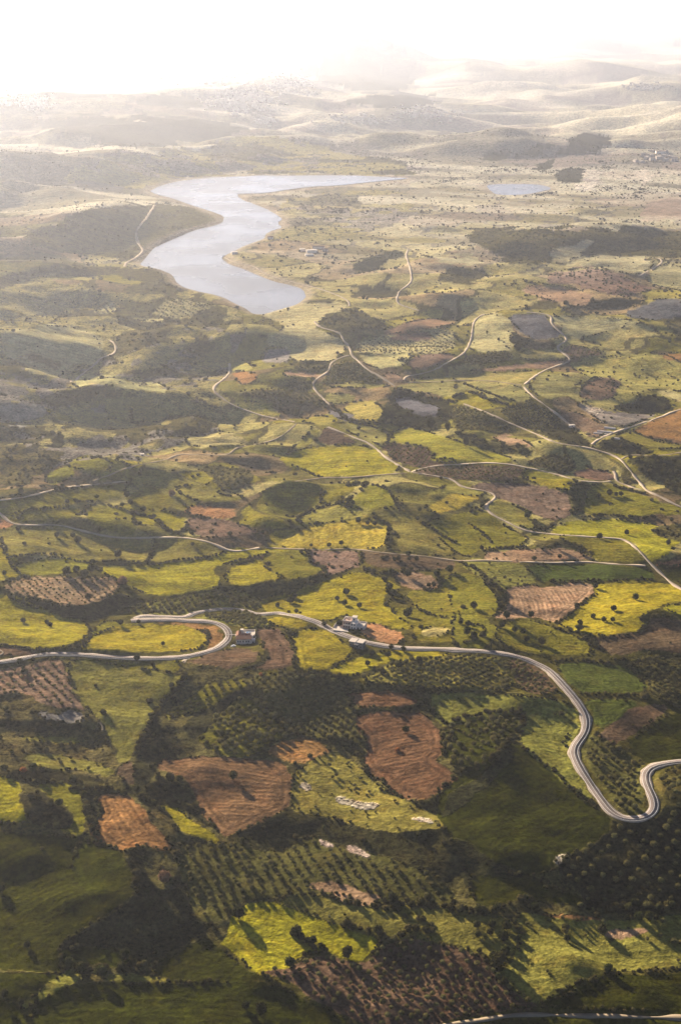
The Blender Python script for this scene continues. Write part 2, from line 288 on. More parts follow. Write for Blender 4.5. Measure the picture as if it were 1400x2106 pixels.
ol|.6|1,.15,7|s90,3|Z 605,1590 650,1560 690,1540 735,1575 750,1585 790,1625 820,1640 880,1655 905,1680 912,1700 880,1720 830,1715 740,1700 680,1680 600,1668 600,1620|rough scrubby green slope with white chalk patches
pl|.9|||E 650,920 720,920 860,960 930,960 920,990 850,1010 780,980 680,950|
pl|.6|||E 450,830 520,840 510,880 440,860|
pl|.8|||E 1130,1040 1270,1060 1260,1080 1150,1065|
ds|-.6||s25,5|E 1130,940 1270,930 1340,860 1400,830 1440,1000 1440,1162 1350,1162 1350,1060 1200,1000|
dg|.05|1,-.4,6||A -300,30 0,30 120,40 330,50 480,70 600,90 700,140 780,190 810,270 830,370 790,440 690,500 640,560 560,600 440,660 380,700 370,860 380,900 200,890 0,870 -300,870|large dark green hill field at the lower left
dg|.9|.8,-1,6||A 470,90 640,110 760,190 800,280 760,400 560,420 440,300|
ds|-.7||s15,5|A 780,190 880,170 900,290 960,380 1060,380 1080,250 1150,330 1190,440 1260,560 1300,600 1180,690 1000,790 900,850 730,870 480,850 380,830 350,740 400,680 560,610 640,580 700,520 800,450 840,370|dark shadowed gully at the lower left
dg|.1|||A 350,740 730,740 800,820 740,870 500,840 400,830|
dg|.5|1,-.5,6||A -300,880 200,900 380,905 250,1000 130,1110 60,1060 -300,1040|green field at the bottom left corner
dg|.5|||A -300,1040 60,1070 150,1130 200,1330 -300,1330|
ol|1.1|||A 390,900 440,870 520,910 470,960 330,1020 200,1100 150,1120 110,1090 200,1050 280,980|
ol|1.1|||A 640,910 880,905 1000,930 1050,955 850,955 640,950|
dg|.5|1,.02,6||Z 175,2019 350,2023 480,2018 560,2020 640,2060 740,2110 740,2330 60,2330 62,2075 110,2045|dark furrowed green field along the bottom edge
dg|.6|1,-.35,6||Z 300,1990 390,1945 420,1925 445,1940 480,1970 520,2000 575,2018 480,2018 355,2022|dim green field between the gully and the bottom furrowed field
yg|.95|1,.3,5||B 30,550 60,510 200,450 300,460 420,500 560,560 700,610 840,650 930,690 940,720 880,770 830,830 760,820 700,790 600,770 520,760 420,830 380,870 330,920 250,920 160,880 80,800 0,740 -40,720 0,640 40,590|sunlit bright green field near the bottom centre
db|.3|1,.38,6.5|o6.5,4|Z 600,1985 655,1965 700,1970 745,1985 770,1965 790,1940 845,1930 880,1935 930,1948 990,1963 1012,1990 1022,2010 1045,2035 1108,2066 1100,2072 1030,2080 930,2095 900,2106 880,2330 760,2330 760,2110 710,2090 650,2060 590,2015 530,2000 590,1990|wide regular orchard along the bottom edge right of centre
ol|.4||s40,3.6|Z 565,1850 605,1837 680,1845 700,1860 770,1868 800,1858 885,1868 935,1870 998,1885 1050,1888 1068,1915 1062,1955 1050,1968 1010,1967 950,1948 880,1935 845,1930 790,1935 700,1905 620,1870|yellowish slope of scattered trees above the bottom orchard
bo|.3||o7,3.8|Z 355,1735 465,1732 580,1758 620,1725 650,1718 700,1740 760,1755 880,1790 930,1830 935,1868 800,1855 760,1860 730,1850 700,1835 640,1840 565,1845 490,1855 470,1880 440,1900 405,1890 390,1840 370,1790|dark brown orchard on the slope below the shadowed bank
tn|.4|||B 520,340 640,330 720,350 850,400 950,420 940,460 860,485 740,470 660,430 620,400 520,380|small tan ring shaped plot above the bottom orchards
ds|-.6||s25,5|Z 470,1720 600,1668 640,1680 740,1700 800,1715 910,1700 930,1720 935,1820 900,1800 760,1750 640,1718 620,1715 585,1756 470,1730|
pl|.7|||B 720,100 800,120 890,180 850,200 760,150|
pl|.6|||B 560,80 640,100 650,130 580,110|
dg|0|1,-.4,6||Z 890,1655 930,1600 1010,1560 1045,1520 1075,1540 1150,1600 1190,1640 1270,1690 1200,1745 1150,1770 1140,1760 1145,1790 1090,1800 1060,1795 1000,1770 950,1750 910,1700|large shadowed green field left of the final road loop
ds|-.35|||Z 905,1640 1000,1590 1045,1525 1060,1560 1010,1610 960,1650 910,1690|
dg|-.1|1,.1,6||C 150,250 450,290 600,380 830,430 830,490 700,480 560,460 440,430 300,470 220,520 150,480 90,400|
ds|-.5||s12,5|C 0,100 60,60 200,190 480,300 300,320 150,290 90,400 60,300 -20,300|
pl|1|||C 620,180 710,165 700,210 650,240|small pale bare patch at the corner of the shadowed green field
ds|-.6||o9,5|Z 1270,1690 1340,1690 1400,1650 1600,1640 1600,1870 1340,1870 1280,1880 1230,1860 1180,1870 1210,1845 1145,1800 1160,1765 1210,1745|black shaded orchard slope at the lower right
or|1.|||C 540,530 640,535 760,550 860,545 930,570 800,580 640,560|
ol|.35|1,.02,8|s30,4.5|Z 1060,1870 1120,1885 1240,1895 1400,1880 1600,1880 1600,1990 1330,1990 1250,2000 1200,2025 1130,2065 1100,2063 1045,2035 1025,2010 1060,1970 1068,1930|green terraced meadow with scattered trees at the lower right
tn|.6|||C 940,630 1180,620 1200,660 1000,690 940,680|
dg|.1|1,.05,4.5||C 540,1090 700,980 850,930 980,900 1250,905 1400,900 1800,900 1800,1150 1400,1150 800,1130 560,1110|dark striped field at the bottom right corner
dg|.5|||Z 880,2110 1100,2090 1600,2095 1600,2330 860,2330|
'''
LAKE = 'Z 310,393 340,380 380,370 440,366 540,362 640,361 720,362 800,366 848,368 800,372 740,378 690,384 640,386 590,393 540,402 500,403 488,404 492,412 530,425 560,440 578,452 565,460 580,468 545,478 540,490 520,497 490,510 465,522 458,528 475,540 500,548 530,562 560,575 595,583 620,592 627,610 610,625 575,635 545,645 530,650 510,635 490,625 455,608 400,597 370,585 360,565 330,553 300,548 290,545 305,530 320,510 345,498 370,488 400,475 440,465 463,458 465,448 440,438 400,425 360,410 325,402'
LAKE2 = 'Z 1003,380 1060,379 1110,381 1132,388 1100,395 1060,400 1025,400 1010,390'
MAIN_ROADS = [
 ('asphalt_road', 'grey asphalt road curving round the white villa in a hairpin', 'Z -200,1380 -40,1367 0,1362 40,1357 95,1345 150,1346 200,1349 260,1354 320,1355 380,1350 430,1340 460,1325 472,1312 468,1295 450,1283 420,1278 370,1276 320,1275 285,1276 262,1277'),
 ('asphalt_road', 'grey asphalt road winding past the villa with a tower and looping down right', 'Z 275,1272 300,1268 340,1269 380,1269 400,1262 430,1256 460,1252 500,1258 540,1263 600,1264 640,1275 680,1295 720,1311 760,1323 800,1331 860,1335 930,1337 1000,1340 1050,1347 1100,1365 1140,1390 1170,1425 1195,1455 1206,1485 1200,1510 1185,1530 1178,1550 1190,1575 1210,1610 1235,1645 1260,1675 1285,1689 1320,1687 1343,1673 1347,1650 1332,1620 1325,1600 1335,1580 1360,1572 1400,1566 1600,1545'),
]
TRACKS = [
 (4.5,'white dirt track running down to the wood at the right edge','L 60,625 210,680 330,735 420,775 520,815 640,865 820,895 940,930 1030,970 1090,1040 1135,1095 1170,1140 1200,1165 1280,1200 1400,1262 1540,1310'),
 (3.5,'pale track branching right along the top edge of the dark wood','L 1030,968 1090,942 1200,945 1300,940 1400,925 1600,905'),
 (4.5,'white track running straight beside the dark square orchard','L 435,515 480,570 600,660 680,725 735,770'),
 (4.5,'pale track climbing right past the orange brown mound','L 850,885 880,850 1000,800 1100,765 1280,705 1400,660 1600,600'),
 (5,'white zigzag track beside the slate grey field','L 435,515 500,460 580,415 650,390 720,365 705,335 650,300 640,270 700,235 640,170 600,125 610,95 560,75 440,65'),
 (3.5,'thin pale track linking the two white farm tracks on the right','L 435,515 300,495 200,485 0,485 -60,490 -140,495 -305,495'),
 (5,'pale track curving up beside the light green hill field','K 1090,490 1100,460 1250,430 1340,380 1400,350 1460,310 1500,230 1515,130 1560,85 1600,70'),
 (5,'white track winding down from the scrubby knoll by the lake','K 540,120 580,160 690,190 720,240 760,290 765,325 810,365 870,420 960,470 1040,525'),
 (4,'pale track bending down through the brown plots below the lake','K 765,325 700,345 640,380 630,430 560,470 530,505 550,550 580,580 640,640'),
 (4.5,'white diagonal track running down to the central junction','K 610,765 700,800 800,840 890,880 1000,970 1130,1045'),
 (3.5,'thin pale track running left from the central junction','Z 843,972 780,977 720,982 660,984 600,990'),
 (4,'pale track along the top of the red brown orchard','Z 843,972 870,963 900,957 935,956 975,953 1015,952 1058,956 1078,961 1131,973 1182,986 1215,991 1259,991'),
 (4,'short pale track dropping to join the white track near the wood','Z 1259,964 1266,974 1266,990 1290,1000 1323,1008'),
 (4,'white winding track snaking from the central junction to the right edge','Z 843,972 880,976 930,987 950,1002 984,1007 1010,1014 1020,1022 1010,1031 997,1041 1010,1057 1041,1074 1074,1089 1098,1096 1121,1098 1165,1100 1215,1104 1266,1108 1292,1116 1313,1131 1333,1155 1360,1182 1383,1202 1400,1212 1560,1290'),
 (4,'straight white track beside the deep green strip field','Z 1060,1155 1100,1156 1131,1158 1198,1156 1266,1160 1333,1164'),
 (3.5,'thin track along the bottom of the bright yellow field','Z 540,1127 600,1129 666,1131 720,1129 800,1138 868,1144 935,1153 1000,1153 1060,1155'),
 (4.5,'pale curving track from the left edge to the field corner','Z -120,990 -40,1030 0,1055 20,1075 40,1080 75,1080 110,1078 150,1086 190,1097 250,1107 330,1105 400,1108 440,1118 475,1135 510,1130 540,1127'),
 (4,'pale track crossing the green slopes at the upper left','Z -150,1025 -30,1030 30,1026 60,1020 100,1010 130,1003 175,999 220,993 265,990'),
 (3.5,'faint track winding up the left slopes to the pale mound','J 560,1110 700,1050 850,1000 1000,975 1100,940 1250,940 1400,935 1460,890 1600,870 1700,840 1760,800 1820,745'),
 (5,'pale bending track below the square tan plots','Z 472,742 470,770 440,797 452,815 490,838 540,855 575,862 610,868'),
 (5,'pale track following the near shore of the lake','Z 460,528 490,542 520,547 550,565 600,580 650,592 700,610 718,622 718,632'),
 (6,'white track climbing to the farm on the knoll beyond the fields','N 280,125 270,150 285,200 290,260 240,300 235,345 280,365 330,380'),
 (8,'pale track on the dark hill beside the narrow lake bend','M 640,-60 600,0 560,50 570,100 590,130 560,160 520,180 515,200'),
 (5,'sandy track climbing the pale grassy hill on the left','J 430,500 500,450 600,370 620,340 700,320 710,270 670,230'),
 (5,'pale track beside the green plot at the far right','N 1220,240 1320,180 1300,160'),
 (3.5,'pale dirt lane along the bottom edge of the picture','C -250,1300 -80,1225 0,1205 200,1185 330,1160 510,1150 800,1160 1100,1165 1330,1170 1700,1185'),
 (3,'sandy path along the edge of the triangular field','D 590,430 640,500 625,530'),
 (3,'pale path round the hairpin tip at the left edge','Z -60,1330 -10,1336 12,1338 14,1345 -10,1350'),
]
# hedges: spacing m, size m, bank shade, polyline
HEDGES = '''
5,4,G 80,495 200,475 350,478 450,515 560,525 700,515 900,535 940,540 1100,512 1290,492 1390,460
5,5,G -60,680 0,650 160,615
4,4,G 900,530 920,480 940,455
6,4,G 10,380 60,520 100,580
5,5,G 220,810 60,740 120,735 280,765 400,800
4,3,G 200,1075 330,1060 470,1050 540,1000 560,950 520,890
4,3,G -60,1030 60,1035 200,1060
4,3,G 1225,1060 1275,1010 1275,960 1250,930
5,5,G 0,140 150,110 330,90 560,60 780,35
6,6,G 800,210 850,230 960,270 1020,330 1100,345 1150,310
5,4,H 0,535 120,505 240,470 270,460
5,4,H 860,590 960,610 990,680 1010,740 970,790
6,6,H 750,60 860,40 790,110 720,160 620,180 520,210 470,240 400,280
6,4,H 960,60 1040,140 1090,190
6,5,H 880,260 960,275 1000,300 995,350 1000,400 980,440
5,5,H 1200,280 1290,340 1390,410
6,6,H 490,455 520,510 600,580 590,620 520,660
4,4,H 830,450 830,530
6,5,H 850,560 950,590 1000,590 1130,570
4,3,H 360,930 400,1010 420,1060
5,4,E 420,0 415,130
5,4,E 430,150 600,160 780,220 980,240 1130,270 1400,280
4,4,E 1170,280 1230,360 1320,450 1370,520 1330,640
5,4,E 730,560 800,640 860,760 960,830 1020,900 1090,930
5,4,E 370,540 440,545 600,570 740,570
5,5,E 400,170 700,190 740,240 760,330
5,5,F 0,450 200,410 380,390 440,410 420,490 340,590 270,660 160,740 0,790
6,4,F 440,620 600,750 700,840 830,940 980,1030
5,3,F 690,540 690,620 740,720 830,860 960,1000
5,4,F 780,290 980,300 1190,300 1300,340 1400,370
5,4,F 600,90 700,80 840,90 960,90 1060,80
4,3,I 240,860 330,800 330,700
4,3,I 640,900 760,810 870,720
5,5,I 800,250 950,235 1100,250 1250,250
6,6,I 1250,200 1400,220 1550,240
5,6,I 500,290 560,330 620,290
5,3,I 200,190 300,260 430,320 520,345
5,4,I 560,640 720,640 900,635 1180,635
5,4,I 850,1000 1000,980 1130,960 1190,900
5,5,I 1200,850 1300,860 1400,860
5,5,I 0,500 60,530 160,580 240,660 300,700
4,5,I 180,460 300,440 460,430
6,5,I 100,220 180,170 220,150
6,4,I 110,290 180,350 230,400
6,5,I 1000,60 1100,90 1180,110
6,6,I 640,930 800,970 870,1050
5,5,D 1150,170 1050,270 940,420 890,530 820,650
6,6,D 480,830 520,930 560,1060 600,1162
5,5,D 440,870 620,870 760,890 870,930 1000,1000
5,5,D 60,800 280,830 440,840
6,6,A 780,190 830,300 830,390
6,5,A 390,870 520,860 640,880 760,890 880,850
5,5,A 1090,0 1110,90 1080,200
5,6,B 700,600 830,640 930,660 1000,700 1100,740
6,6,B 960,720 1130,640 1260,640
5,6,B 410,660 600,770
6,5,B 950,480 1100,540 1250,600
6,6,B 700,450 950,490 1240,470
6,6,C 0,500 160,520 260,520 320,480 480,440
6,6,C 880,540 1100,480 1260,500 1400,490
4,3,C 360,560 410,640 400,760
5,4,C 60,740 180,790 250,860 280,930 350,1000
5,3,C 540,1100 700,990 850,930 1000,890 1250,880 1500,880
4,3,C 0,1180 300,1120 520,1110 800,1120 1200,1130
6,7,L 0,590 100,560 220,600 350,640
6,7,K 1030,540 1100,550 1250,590 1400,620
6,5,L 60,500 160,540 300,590 400,610
7,7,K 650,640 750,730 880,750 1000,740
7,7,K 280,640 420,700 440,640 600,620
7,7,J 1000,400 1150,370 1200,390
7,7,J 1130,560 1220,600 1380,690
7,7,J 800,650 820,740 900,760
'''
# lone trees: group phrase | diameter m | tile points
TREES = '''
dark round tree on the bright green fields around the villa with a tower|6|H 965,640 1010,600 735,725 680,760 725,790 815,805 385,725 420,745 315,800 430,835 600,915 695,920
dark round tree on or beside the small bare tan plot|6.5|H 1110,615 1290,615 1370,590 1240,675 1270,675
broad dark bushy tree standing on the green slope above the road|8|H 395,775 1110,860 1000,695 1020,740
dark tree standing on the lower edge of the bright yellow field|5.5|H 520,430 630,430 705,420
dark tree on the top edge of the bright yellow field|6|H 810,285 865,295 910,300 995,340 990,400
small dark tree scattered over the middle meadows|5.5|H 775,170 1185,215 1350,170 1170,270 210,395 225,350 25,365 1030,520 1115,485 1120,515 1165,520
round tree standing on the yellow green field right of the tan ploughed field|6.5|I 985,825 925,890 860,870 980,890 780,910 775,945 1120,755
dark tree on the edge of the large tan ploughed field|7|I 875,685 760,800 330,870 480,865 285,770 320,775 290,800
dark tree beside the white tracks at the right|6.5|I 1065,355 1320,420 900,380 655,500 500,515 635,440 790,475 1340,275
dark tree dotted on the green slope just above the road|6.5|I 130,810 380,955 430,965 95,920 50,905 90,970 130,990 190,980 455,1010 545,1030 300,925
dark tree in the row across the green field below the white track|7|I 895,130 1000,120 1030,120 960,115
dark tree scattered over the olive green fields at the left|7|G 595,135 880,215 415,165 465,160 450,375 480,405 350,370 275,215 130,105 345,85 385,90 780,130 800,170 750,185 605,345 945,255 1180,425 725,495
dark tree clustered round the slanting orchard terrace on the left|8|G 570,545 470,590 410,605 520,620 560,590 545,755
dark bush on the rounded green hill field at the left edge|5.5|G 30,605 290,905 310,920 145,895 850,900 740,910 515,880
dark bush along the road at the far left|5|D 125,105 205,90 840,85 935,120 150,175 70,185
dark tree in the hollow left of the dark brown field|6|D 840,895 365,975 30,765 205,765 970,820 1045,830 1100,830 1020,890
bushy tree in the yellow green strip below the road|6.5|E 865,115 890,55 990,65 1010,15 1085,30 1055,130 960,170 1180,100
dark tree at the corner of the narrow brown terrace|6|E 1150,290 1110,295 1195,350 1400,580
dark tree standing on the ridge above the dark gully|6.5|A 815,190 425,860 500,890 770,810 815,860 745,880 30,1050 130,1090
dark tree in the line across the sunlit bright green field|6|B 430,670 460,690 530,720 585,755 740,800 390,860
dark tree on the slopes around the bottom orchards|6.5|B 740,610 930,660 1230,450 1020,475
dark tree in the dark furrowed field along the bottom edge|7|B 120,1115 215,1150
dark round tree on the yellowish slope above the bottom orchard|6|C 330,630 240,615 150,620 230,660 155,675 310,700
tree on the green terraced meadow at the lower right|5.5|C 690,640 700,700 1140,570 1200,575 1245,575 500,510 1110,480 1340,495 1260,510 950,890
large dark tree at the upper corner of the bottom orchard|8|C 260,830 320,790 290,850
small tree on the right edge of the bottom orchard|5|C 280,930 320,970 160,520 270,520
'''
UNIQUE = [
 ('round_tree','tree','lone tree casting a long shadow in the middle of the large ploughed field',6,'E 1100,527'),
 ('round_tree','tree','single dark tree with a broad shadow in the dark red brown field',7,'E 45,812'),
 ('round_tree','tree','big pinkish brown round tree beside the small red earth scar',9,'G 1055,120'),
 ('round_tree','tree','tall pale topped tree at the right corner of the slanting orchard terrace',10,'G 755,660'),
 ('round_tree','tree','large reddish brown tree in the dark gully at the lower left',9,'A 1010,335'),
 ('round_tree','tree','large dark tree at the left end of the sunlit bright green field',8,'B 75,562'),
 ('round_tree','tree','big black tree on the lit bank above the bottom furrowed field',8,'A 620,922'),
 ('round_tree','tree','lone tree with a long shadow at the left edge of the dark hill field',7,'A 10,402'),
 ('round_tree','tree','small tree low on the dark hill field above the bottom left corner',5,'A 170,742'),
 ('round_tree','tree','round tree beside the orange soil patch in the terraced meadow',7,'C 915,655'),
 ('round_tree','tree','dark tree beside the pale bare patch of the shadowed green field',6,'C 695,225'),
 ('round_tree','tree','broad dark tree in the olive plot above the wooded gully',9,'I 460,255'),
 ('round_tree','tree','small dark tree alone in the oval green field inside the hairpin',4,'G 1000,1035'),
 ('rusty_bush','bush','rounded orange rust coloured bush at the lower left scrub',5.5,'D 145,765'),
 ('rusty_bush','bush','small reddish bush at the top corner of the brown orchard',4,'E 215,175'),
 ('rusty_bush','bush','low yellowish bush patch inside the large ploughed field',5,'E 1050,642'),
]
SLIM = [
 ('cypress_tree','tree','slender dark cypress standing beside the road in the centre',2.5,9,'I 235,1060'),
 ('tall_dark_tree','tree','tall broad dark tree, leftmost of the three above the green field',13,17,'V 370,165'),
 ('tall_dark_tree','tree','tall dark tree in the middle of the three above the green field',9,15,'V 440,175'),
 ('tall_dark_tree','tree','tall dark tree on the green field edge, rightmost of the three',8,14,'V 515,235'),
]
TILES['V']=(700,800,.5)
# ---------------------------------------------------------------- helpers
def conv(spec):
    """'T x,y x,y ...' -> list of photo pixel pairs"""
    w = spec.split(); t = w[0]; ox, oy, s = TILES[t]
    return np.array([[ox + float(p.split(',')[0])*s, oy + float(p.split(',')[1])*s] for p in w[1:]])
def chaikin(P, n=2):
    for _ in range(n):
        Q = np.roll(P, -1, 0); a = P*.78+Q*.22; b = P*.22+Q*.78
        P = np.stack([a, b], 1).reshape(-1, 2)
    return P
def catmull(P, step):
    P = np.asarray(P, float); out = []
    Q = np.vstack([2*P[0]-P[1], P, 2*P[-1]-P[-2]])
    for i in range(1, len(Q)-2):
        p0, p1, p2, p3 = Q[i-1], Q[i], Q[i+1], Q[i+2]
        n = max(2, int(np.linalg.norm(p2-p1)/step))
        t = np.linspace(0, 1, n, endpoint=False)[:, None]
        out.append(.5*((2*p1)+(-p0+p2)*t+(2*p0-5*p1+4*p2-p3)*t*t+(-p0+3*p1-3*p2+p3)*t**3))
    out.append(P[-1:]); return np.vstack(out)
SP, CPT = math.sin(PITCH), math.cos(PITCH)
def project(x, y, z):
    d = y*CPT-(z-CAM_H)*SP; up = y*SP+(z-CAM_H)*CPT; d = np.maximum(d, 1.)
    return CX+FPX*x/d, CY-FPX*up/d
def rays(u, v):
    dx = (np.asarray(u, float)-CX)/FPX; dy = (CY-np.asarray(v, float))/FPX
    return dx, CPT+dy*SP, -SP+dy*CPT
def pix_plane(u, v, z=0.):
    dx, dyy, dz = rays(u, v); dz = np.minimum(dz, -1e-4); t = (z-CAM_H)/dz
    return dx*t, dyy*t
# ---------------------------------------------------------------- log-polar work grid
DA = .0015; A0, A1 = math.log(490.), math.log(62000.); B0, B1 = -.46, .46
NA, NB = int((A1-A0)/DA), int((B1-B0)/DA)
aa = A0+DA*np.arange(NA); bb = B0+DA*np.arange(NB)
RHO = np.exp(aa)[:, None]; GX = RHO*np.sin(bb)[None]; GY = RHO*np.cos(bb)[None]
ka = 2*np.pi*np.fft.fftfreq(NA*1, DA)[:, None]; kb = 2*np.pi*np.fft.rfftfreq(NB, DA)[None]
def noise(lam, aniso=1., seed=0, rot=0.):
    """band noise on the grid; lam = wavelength in log-polar units (metres / distance)"""
    r = np.random.default_rng(seed).standard_normal((NA, NB))
    c, s = math.cos(rot), math.sin(rot)
    k2 = ((ka*c+kb*s)**2+((kb*c-ka*s)*aniso)**2)*(lam/2/np.pi)**2
    n = np.fft.irfft2(np.fft.rfft2(r)*np.exp(-k2*1.2)*np.sqrt(k2+.02)/(.3+k2), s=(NA, NB))
    return (n-n.mean())/n.std()
def gblur(f, s):
    return np.fft.irfft2(np.fft.rfft2(f)*np.exp(-(ka**2+kb**2)*(s*DA)**2/2), s=(NA, NB))
def samp(F, x, y):
    a = (np.log(np.hypot(x, y))-A0)/DA; b = (np.arctan2(x, y)-B0)/DA
    a = np.clip(a, 0, NA-1.001); b = np.clip(b, 0, NB-1.001)
    i = a.astype(int); j = b.astype(int); fa = a-i; fb = b-j
    return F[i, j]*(1-fa)*(1-fb)+F[i+1, j]*fa*(1-fb)+F[i, j+1]*(1-fa)*fb+F[i+1, j+1]*fa*fb
# ---------------------------------------------------------------- image-space survey maps (half resolution, with margin)
MX0, MY0, MW, MH, MS = -200, 0, 900, 1170, 2.
def rasterise(P, out, value):
    P = (P-[MX0, MY0])/MS
    x0, y0 = np.floor(P.min(0)).astype(int); x1, y1 = np.ceil(P.max(0)).astype(int)
    x0, y0 = max(x0, 0), max(y0, 0); x1, y1 = min(x1, MW-1), min(y1, MH-1)
    if x1 <= x0 or y1 <= y0: return
    xs = np.arange(x0, x1+1)+.5; ys = np.arange(y0, y1+1)+.5
    ins = np.zeros((len(ys), len(xs)), bool)
    Q = np.roll(P, -1, 0)
    for (ax, ay), (bx, by) in zip(P, Q):
        if ay == by: continue
        m = (ys > min(ay, by)) & (ys <= max(ay, by))
        if not m.any(): continue
        xi = ax+(ys[m]-ay)*(bx-ax)/(by-ay)
        ins[m] ^= xs[None] < xi[:, None]
    out[y0:y1+1, x0:x1+1][ins] = value
COL = dict(yg=(.195,.168,.012), yel=(.29,.225,.03), gr=(.125,.113,.013), dg=(.028,.030,.003), vg=(.048,.060,.010),  # dark green deepened further, painting dimness into the lower fields
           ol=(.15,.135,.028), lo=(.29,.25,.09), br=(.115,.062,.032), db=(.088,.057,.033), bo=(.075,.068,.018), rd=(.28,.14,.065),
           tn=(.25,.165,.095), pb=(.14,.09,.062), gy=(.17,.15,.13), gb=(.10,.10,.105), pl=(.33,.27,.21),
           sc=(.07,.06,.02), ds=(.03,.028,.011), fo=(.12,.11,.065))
COL['or'] = (.22,.115,.042)
NAME = dict(bo='orchard_ground', yg='wheat_field', yel='yellow_field', gr='green_field', dg='green_field', vg='green_field', ol='meadow', lo='pale_meadow',
            br='ploughed_field', db='ploughed_field', rd='bare_earth', tn='ploughed_field', pb='fallow_field', gy='fallow_field',
            gb='fallow_field', pl='chalk_patch', sc='scrub_slope', ds='wooded_slope', fo='distant_plain')
NAME['or'] = 'ploughed_field'
ADJ = dict(bo='brown and olive plot', yg='bright yellow green field of young wheat', yel='golden yellow field', gr='green field of grass', dg='dark green field', vg='deep green crop field',
           ol='olive green meadow', lo='pale dry grass meadow', br='ploughed brown field', db='dark brown earth plot', rd='patch of bare red earth', tn='tan earth plot',
           pb='purple brown fallow plot', gy='grey fallow plot', gb='slate grey fallow plot', pl='patch of white chalky ground', sc='scrubby slope', ds='slope under dark scrub and trees', fo='hazy plain in the distance')
ADJ['or'] = 'orange tan earth plot'
recs = []
for ln in FIELDS.strip().split('\n'):
    p = ln.split('|')
    while len(p) < 6: p.append('')
    ty, B, rows, plant, spec, lab = p[:6]
    recs.append(dict(t=ty, B=float(B), rows=[float(q) for q in rows.split(',')] if rows else None, plant=plant, P=conv(spec), lab=lab.strip()))
ID = np.zeros((MH, MW), np.int16)-1; BM = np.ones((MH, MW), np.float32)
for i, r in enumerate(recs):
    r['S'] = chaikin(r['P']) if i > 1 else r['P']
    rasterise(r['S'], ID, i); rasterise(r['S'], BM, r['B'])
lowv = np.clip((np.arange(MH)*MS+MY0-1380)/250, 0, 1)[:, None]; lowv = lowv+.4*np.clip((np.arange(MH)*MS+MY0-1850)/150, 0, 1)[:, None]; BM -= .34*lowv*np.clip(BM+.2, 0, 1)   # the lower slopes lean away from the sun
for i, r in enumerate(recs):                     # small banks on the sides of the plots that fall away from the sun
    if i < 8 or r['t'] in ('pl', 'fo') or r['S'][:, 1].mean() < 600: continue
    S = r['S']; c = (np.roll(S, -1, 0)*S[:, ::-1]*[1, -1]).sum()*0
    area = .5*np.sum(S[:, 0]*np.roll(S[:, 1], -1)-S[:, 1]*np.roll(S[:, 0], -1)); sg = 1 if area > 0 else -1
    rr = np.random.default_rng(i); ph = rr.uniform(0, 6.28)
    for k in range(len(S)):
        p, q = S[k], S[(k+1) % len(S)]; d = q-p; L = np.hypot(*d)
        if L < .5: continue
        n = np.array([d[1], -d[0]])/L*sg           # outward
        f = n[0]*.45+n[1]*.9
        if f < .25 or math.sin(k*.35+ph) < -.55: continue
        w = 3.2 if p[1] > 1200 else 2.4
        rasterise(np.array([p-n*.5, q-n*.5, q+n*w, p+n*w]), BM, -.5 if p[1] > 1300 else -.2)
hedges = []
for ln in HEDGES.strip().split('\n'):
    sp, sz, spec = ln.split(',', 2); P = catmull(conv(spec), 4); hedges.append((float(sp), float(sz), P))
def maplook(M, u, v, lin=False):
    fu = (u-MX0)/MS-.5; fv = (v-MY0)/MS-.5
    if not lin:
        return M[np.clip(np.rint(fv).astype(int), 0, MH-1), np.clip(np.rint(fu).astype(int), 0, MW-1)]
    fu = np.clip(fu, 0, MW-1.01); fv = np.clip(fv, 0, MH-1.01); i = fv.astype(int); j = fu.astype(int)
    a = fv-i; b = fu-j
    if M.ndim == 3: a = a[..., None]; b = b[..., None]
    return M[i, j]*(1-a)*(1-b)+M[i+1, j]*a*(1-b)+M[i, j+1]*(1-a)*b+M[i+1, j+1]*a*b
# ---------------------------------------------------------------- relief: slopes recovered from which ground faces the low sun
N_big = noise(.16, 1., 1); N_mid = noise(.05, 1., 2); N_sml = noise(.014, 1., 3)
N_rid = 1.3-2.2*np.abs(noise(.045, 1.8, 8, .2)); N_rid2 = 1.3-2.2*np.abs(noise(.016, 2.2, 9, .3)); N_str = noise(.035, 3.5, 4, .35); JW = noise(.03, 1, 25); JW2 = noise(.03, 1, 26)
JU0 = noise(.02, 1, 5)*2.2+noise(.006, 1, 15)*1.4; JV0 = noise(.02, 1, 6)*1.4+noise(.006, 1, 16)*.9
rough = np.full(len(recs), .30)
for i, r in enumerate(recs):
    if r['t'] in ('sc',): rough[i] = .55
    if r['t'] in ('ds',): rough[i] = .5
    if r['t'] in ('pl', 'or') : rough[i] = .35
rough[3] = .45; rough[4] = .6; rough[5] = .7; rough[1] = .8; rough[0] = .6; rough[2] = .5
for i, r in enumerate(recs):
    if i > 7 and r['P'][:, 0].mean() < 480 and 560 < r['P'][:, 1].mean() < 1000: rough[i] = .75
    if r['t'] in ('lo',) : rough[i] = max(rough[i], .4)
Rr = np.zeros_like(BM); ok = ID >= 0; Rr[ok] = rough[ID[ok]]; Rr[~ok] = .5
ANG = -SUN_AZ; ks = ka*math.cos(ANG)-kb*math.sin(ANG); kt = ka*math.sin(ANG)+kb*math.cos(ANG)
KK = ks**2+.20*kt**2+4.2**2
LAKE_Z = -6.
lakeP = [chaikin(conv(LAKE), 1), chaikin(conv(LAKE2), 2)]
LM = np.zeros((MH, MW), np.float32)
for P in lakeP: rasterise(P, LM, 1.)
uL, vL = project(GX, GY, LAKE_Z); lake = maplook(LM, uL, vL)*(RHO < 9000)
lake_w = np.clip(gblur(lake, 22)*2.2, 0, 1); lake_n = np.clip(gblur(lake, 3)*2.0, 0, 1)
